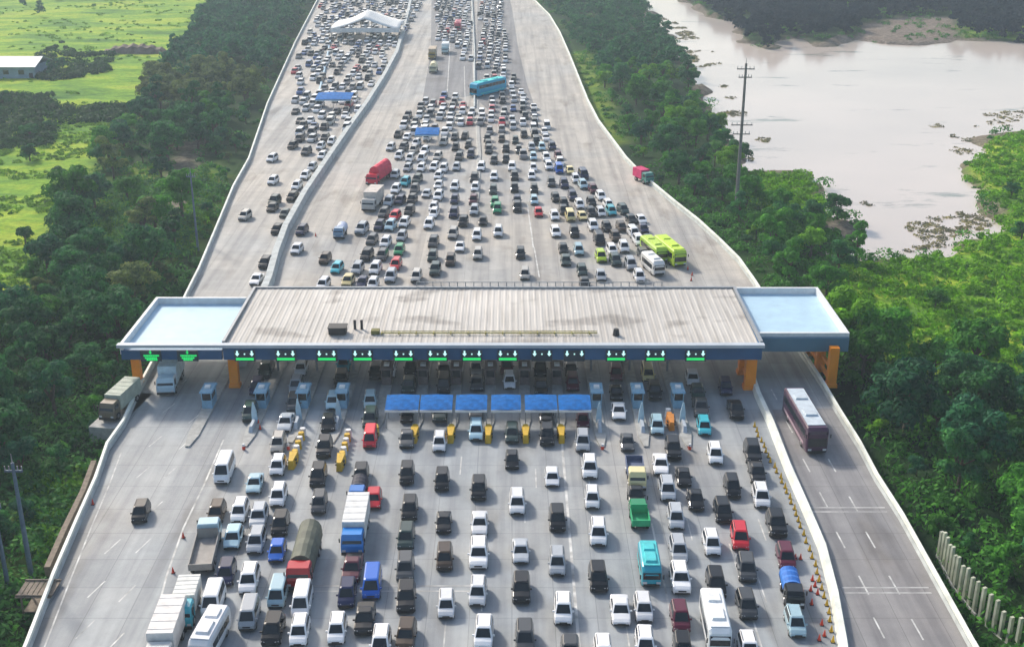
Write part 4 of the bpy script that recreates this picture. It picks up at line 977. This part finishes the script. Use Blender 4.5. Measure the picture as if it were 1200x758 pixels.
def tree_proto(name, seed, rx, h, lobes, leaves, size):
    (V, F), cs = crown(seed, rx, h, lobes, leaves, size)
    root = empty(name, (0, 0, 0)); np_obj('crown', V, F, M['leaf'], root)
    o = MB(); o.tube((0, 0, -.5), (.1, .05, h * .45), rx * .085, rx * .05, 7)
    for c_ in cs[:6]: o.tube((.08, .04, h * random.uniform(.22, .42)), (c_[0] * .9, c_[1] * .9, c_[2]), rx * .04, rx * .015, 5)
    o.build('trunk', M['bark'], root)
    return root
def palm_proto(seed):
    r = random.Random(seed); root = empty('palm_tree', (0, 0, 0)); V = []; F = []
    for i in range(18):
        a_ = i * 2.4 + r.uniform(-.2, .2); L = r.uniform(2.4, 3.3); up = r.uniform(.2, 1.4)
        pts = [(math.cos(a_) * L * t, math.sin(a_) * L * t, 7 + up * math.sin(t * 2.2) * 1.1 - 1.5 * t * t) for t in np.linspace(0, 1, 9)]
        for j in range(8):
            p = Vector(pts[j]); q_ = Vector(pts[j + 1]); d = (q_ - p).normalized(); s_ = d.cross(Vector((0, 0, 1))).normalized()
            for sg in (-1, 1):
                wd = .75 * math.sin(math.pi * (j + .6) / 9); n0 = len(V)
                V += [tuple(p), tuple(q_), tuple(q_ + s_ * sg * wd - Vector((0, 0, .28))), tuple(p + s_ * sg * wd * .9 - Vector((0, 0, .28)) + d * .1)]; F.append((n0, n0 + 1, n0 + 2, n0 + 3))
    np_obj('crown', V, F, M['leaf'], root); o = MB(); o.tube((0, 0, -.5), (.25, 0, 7), .22, .14, 8); o.build('trunk', M['bark'], root)
    return root
TV = [tree_proto('broadleaf_tree', s, rx, h, lb, lv, sz) for s, rx, h, lb, lv, sz in ((1, 3.6, 7.5, 13, 2300, .30), (2, 4.4, 9.0, 16, 3000, .32), (3, 2.8, 6.2, 10, 1700, .27), (4, 5.0, 8.2, 18, 3200, .34), (5, 3.2, 9.6, 13, 2300, .28), (6, 2.3, 4.6, 9, 1300, .24))]
palm = palm_proto(3)
def nearbarrier(x, y, mrg):
    return (float(xat(L_OUT, y)) - x) < mrg and x - float(xat(R_OUT, y)) < mrg
HUT = (G(-10, 80, -2)); 
cand = []
tries = 0
poles_xy = [tuple(o.location[:2]) for o in bpy.data.objects if o.parent is None and o.name.startswith(('power_pole', 'timber_shelter', 'trailer_truck'))]
fp = lambda P, x, y: bool(inpoly(P, [x], [y])[0])
FENCE_X = G(1110, 690, 0)
while tries < 30000 and len(cand) < 1900:
    tries += 1
    y = random.uniform(62, 700); half = 30 + y * .55; x = random.uniform(-half - 10, half + 10)
    L_, R_ = float(xat(L_OUT, y)), float(xat(R_OUT, y))
    d = L_ - x if x < (L_ + R_) / 2 else x - R_
    if d < 3.8: continue
    if x > 0 and y < 108 and d < 7.0: continue
    if fp(LAKE, x, y): continue
    if any(fp(LAKE, x + a_, y + b_) for a_, b_ in ((3, 0), (-4, 0), (0, 8), (0, 4), (0, -3))): continue
    infield = fp(FIELD_L, x, y) or fp(FIELD_R, x, y)
    if infield and random.random() > (.018 if x < 0 else .016): continue
    if fp(SHORE, x, y): continue
    if any(fp(p_, x, y) for p_ in CLEAR) and random.random() > .06: continue
    if fp(MUD, x, y) or fp(TRACK, x, y) or (fp(TRACK2, x, y) and random.random() > .2): continue
    if any(abs(x - a_) < 2.2 and -6 < b_ - y < 3 for a_, b_ in [(p[0], p[1]) for p in poles_xy]): continue
    if 440 < y < 500 and x < -150 and infield: continue
    k = 3.5 if d < 9 else 4.7
    if any((x - a_[0]) ** 2 + (y - a_[1]) ** 2 < k * k for a_ in cand): continue
    cand.append((x, y, infield, d))
for _ in range(6000):
    y = random.uniform(430, 700); x = random.uniform(90, 400)
    if fp(LAKE, x, y) or fp(MUD, x, y) or float(xat(R_OUT, y)) + 60 > x: continue
    if any((x - a_[0]) ** 2 + (y - a_[1]) ** 2 < 16 for a_ in cand): continue
    if fp(LAKE, x, y - 3): continue
    cand.append((x, y, False, 30))
cand.sort(key=lambda c_: math.hypot(c_[0], c_[1]))
print('trees', len(cand))
GREEN = {'dark green': (.036, .150, .050), 'deep green': (.026, .120, .060), 'mid green': (.062, .220, .030), 'olive': (.115, .165, .060), 'bright green': (.13, .31, .020)}
farV = []; farF = []; nfv = 0
def seen(x, y, z):
    dy = y; dz = z - CH; dep = dy * math.cos(TH) - dz * math.sin(TH); up = dy * math.sin(TH) + dz * math.cos(TH)
    return 600 + FP * x / dep, 379 - FP * up / dep
idx = 0; usedT = set(); prevP = True; far_mesh = [crown(50 + i, 3.8 + i * .4, 7.5 + i * .5, 9, 420, .62)[0] for i in range(3)]
for (x, y, inf, d) in cand:
    px, py = seen(x, y, 2); vis = -40 < px < 1240 and py < 790
    s = random.uniform(.8, 1.2)
    if inf or d < 7: s *= .6
    if x > 0 and y > 200: s *= .8
    cn = noise.noise((x * .03, y * .03, 1.5))
    if x < 0: key = 'olive' if (cn > .26 or random.random() < .08) else random.choices(['deep green', 'dark green', 'mid green'], (3, 6, 2))[0]
    else: key = random.choices(['dark green', 'mid green', 'bright green', 'deep green'], (4, 6, 2.2, 1.5))[0]
    if inf: key = 'dark green' if x < 0 else random.choice(['mid green', 'bright green', 'dark green'])
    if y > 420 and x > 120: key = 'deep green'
    if vis and idx < 292:
        j = random.choice(range(6)) if d > 7 else random.choice((2, 5, 5))
        isp = x > 40 and random.random() < .05
        src = palm if isp else TV[j]; k_ = 'p' if isp else j
        z = zt(x, y) - .1
        o = src if k_ not in usedT else dup(src, (0, 0, 0), 0)
        usedT.add(k_); o.location = (x, y, z); o.rotation_euler = (0, 0, random.uniform(0, 6.28)); o.scale = (s, s, s * random.uniform(.88, 1.12))
        rd = random.uniform(.8, 1.25)
        for ch in o.children:
            if ch.name.startswith('crown'): ch.color = (*[min(.4, v * rd) for v in GREEN[key]], 1)
        side = 'left' if x < 0 else 'right'
        band = 'well in front of' if y < 120 else 'just in front of' if y < 144 else 'level with' if y < 168 else 'behind'
        if inf: lab = f'lone {key} {"palm" if isp else "bushy tree"} in open {side} grass, {band} the toll roof'
        else: lab = f'{key} {"feathery palm" if isp else "bushy tree"} in the {side} thicket, {band} the toll roof'
        tag(o, lab, 'tree', f'{key} {"palms" if isp else "trees"} in the {side} {"grass" if inf else "thicket"} {band} the toll roof'); idx += 1
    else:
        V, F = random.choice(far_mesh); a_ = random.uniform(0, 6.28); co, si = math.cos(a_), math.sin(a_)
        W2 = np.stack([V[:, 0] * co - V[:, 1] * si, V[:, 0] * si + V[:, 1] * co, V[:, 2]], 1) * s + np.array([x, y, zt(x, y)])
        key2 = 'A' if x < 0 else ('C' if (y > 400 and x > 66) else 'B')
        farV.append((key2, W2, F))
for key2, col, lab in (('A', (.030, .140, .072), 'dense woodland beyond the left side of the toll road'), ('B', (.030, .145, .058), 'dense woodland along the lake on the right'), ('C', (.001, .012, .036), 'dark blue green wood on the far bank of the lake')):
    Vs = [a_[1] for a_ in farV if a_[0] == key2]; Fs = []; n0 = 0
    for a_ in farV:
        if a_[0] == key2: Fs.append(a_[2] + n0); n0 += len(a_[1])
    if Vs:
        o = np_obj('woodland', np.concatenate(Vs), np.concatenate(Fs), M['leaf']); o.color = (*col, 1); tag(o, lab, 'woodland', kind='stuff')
for s_ in list(TV) + [palm]:
    if s_.location.length < 1:
        for ch in list(s_.children): bpy.data.objects.remove(ch)
        bpy.data.objects.remove(s_)
# undergrowth: low leafy clumps nobody could count
r = np.random.default_rng(5)
def under(name, col, test, n_, rmin, rmax, k, size, lab, yr=(62, 620), clump=None, fl=.65):
    cs = []; rs = []
    for _b in range(14):
        n2_ = 4000; y = np.where(r.random(n2_) < .45, r.uniform(yr[0], yr[1], n2_), r.uniform(yr[0], min(yr[1], max(260, yr[0] + 160)), n2_))
        x = r.uniform(-1, 1, n2_) * (40 + y * .55)
        d = np.maximum(xat(L_OUT, y) - x, x - xat(R_OUT, y))
        ok = (d > 1.6) & ~inpoly(LAKE, x, y) & ~inpoly(TRACK, x, y) & test(x, y)
        for X, Y, D in zip(x[ok], y[ok], d[ok]):
            if len(cs) >= n_: break
            if clump is not None and noise.noise((X * clump[0], Y * clump[1], 4)) < clump[2]: continue
            R_ = random.uniform(rmin, rmax)
            if D < 3: R_ = min(R_, .9)
            cs.append((X, Y, zt(X, Y) + R_ * .1)); rs.append(R_)
        if len(cs) >= n_: break
    V, F = leaf_cloud(cs, rs, [k] * len(cs), size, fl, 9); o = np_obj(name, V, F, M['leaf']); o.color = (*col, 1); tag(o, lab, 'undergrowth', kind='stuff')
under('shrub_patch', (.09, .24, .015), lambda x, y: np.any([inpoly(p_, x, y) for p_ in CLEAR], axis=0), 900, .5, 1.5, 45, .32, 'bright green weeds in the clearings beside the road')
infl = lambda x, y: inpoly(FIELD_L, x, y); infr = lambda x, y: inpoly(FIELD_R, x, y) | inpoly(SHORE, x, y)
under('undergrowth', (.055, .18, .045), lambda x, y: (x < 0) & ~infl(x, y), 2600, .9, 2.7, 55, .34, 'dark low undergrowth under the left thicket')
under('undergrowth', (.055, .20, .03), lambda x, y: (x > 0) & ~infr(x, y), 2600, .9, 2.7, 55, .34, 'green low undergrowth under the right thicket')
under('shrub_patch', (.13, .32, .012), infr, 4200, .6, 1.9, 40, .36, 'bright green tufts covering the lakeside meadow', (150, 420))
DK = [GP(p, -2) for p in ([(-60, 118), (60, 112), (72, 135), (58, 170), (-60, 178)], [(44, 66), (74, 50), (80, 62), (135, 62), (128, 84), (70, 96), (40, 92)], [(60, 128), (150, 124), (148, 142), (70, 146)])]
under('shrub_patch', (.022, .075, .022), lambda x, y: np.any([inpoly(p_, x, y) for p_ in DK], axis=0), 750, 1.0, 2.6, 60, .5, 'dark scrub masses in the left field near the long building', (250, 470))
under('shrub_patch', (.14, .28, .03), infl, 2600, .3, 1.6, 22, .40, 'scrub clumps and tall grass tufts across the left field', (170, 640), (.02, .06, 0), .28)

WEED = [GP(p, -3) for p in ([(975, 262), (1010, 235), (1060, 262), (1150, 245), (1168, 262), (1100, 290), (1060, 296), (1000, 298)], [(1085, 150), (1130, 138), (1200, 128), (1260, 135), (1240, 152), (1170, 160), (1130, 192), (1110, 190)], [(822, 90), (850, 100), (880, 140), (905, 160), (880, 190), (850, 160)], [(760, 15), (800, 30), (830, 55), (850, 75), (812, 80), (795, 45)])]
cs = []; rs = []
for P in WEED:
    P_ = np.array(P); a0, b0 = P_.min(0); a1, b1 = P_.max(0)
    for _ in range(900):
        X, Y = random.uniform(a0, a1), random.uniform(b0, b1)
        if fp(P, X, Y) and fp(LAKE, X, Y) and noise.noise((X * .09, Y * .09, 2)) > .08: cs.append((X, Y, -3.0)); rs.append(random.uniform(.4, 1.5))
V, F = leaf_cloud(cs, rs, [14] * len(cs), .34, .12, 3); o = np_obj('water_weed', V, F, M['leaf']); o.color = (.20, .20, .13, 1); tag(o, 'brownish floating weed patches along the lake banks', 'water plants', kind='stuff')
# ------------------------------------------------------------ haze
hz = MB(); hz.box((0, 1000, 30.5), (9000, 4400, 73)); m = bpy.data.materials.new('haze_air'); m.use_nodes = True; n = m.node_tree
for nd in list(n.nodes):
    if nd.type == 'BSDF_PRINCIPLED': n.nodes.remove(nd)
pv = n.nodes.new("ShaderNodeVolumePrincipled"); pv.inputs["Color"].default_value = (.72, .88, 1.0, 1); pv.inputs["Density"].default_value = .00031; pv.inputs["Anisotropy"].default_value = .2
n.links.new(pv.outputs[0], n.nodes["Material Output"].inputs["Volume"])
tag(hz.build('haze', m), 'thin pale blue haze over the whole valley', 'haze', kind='stuff')
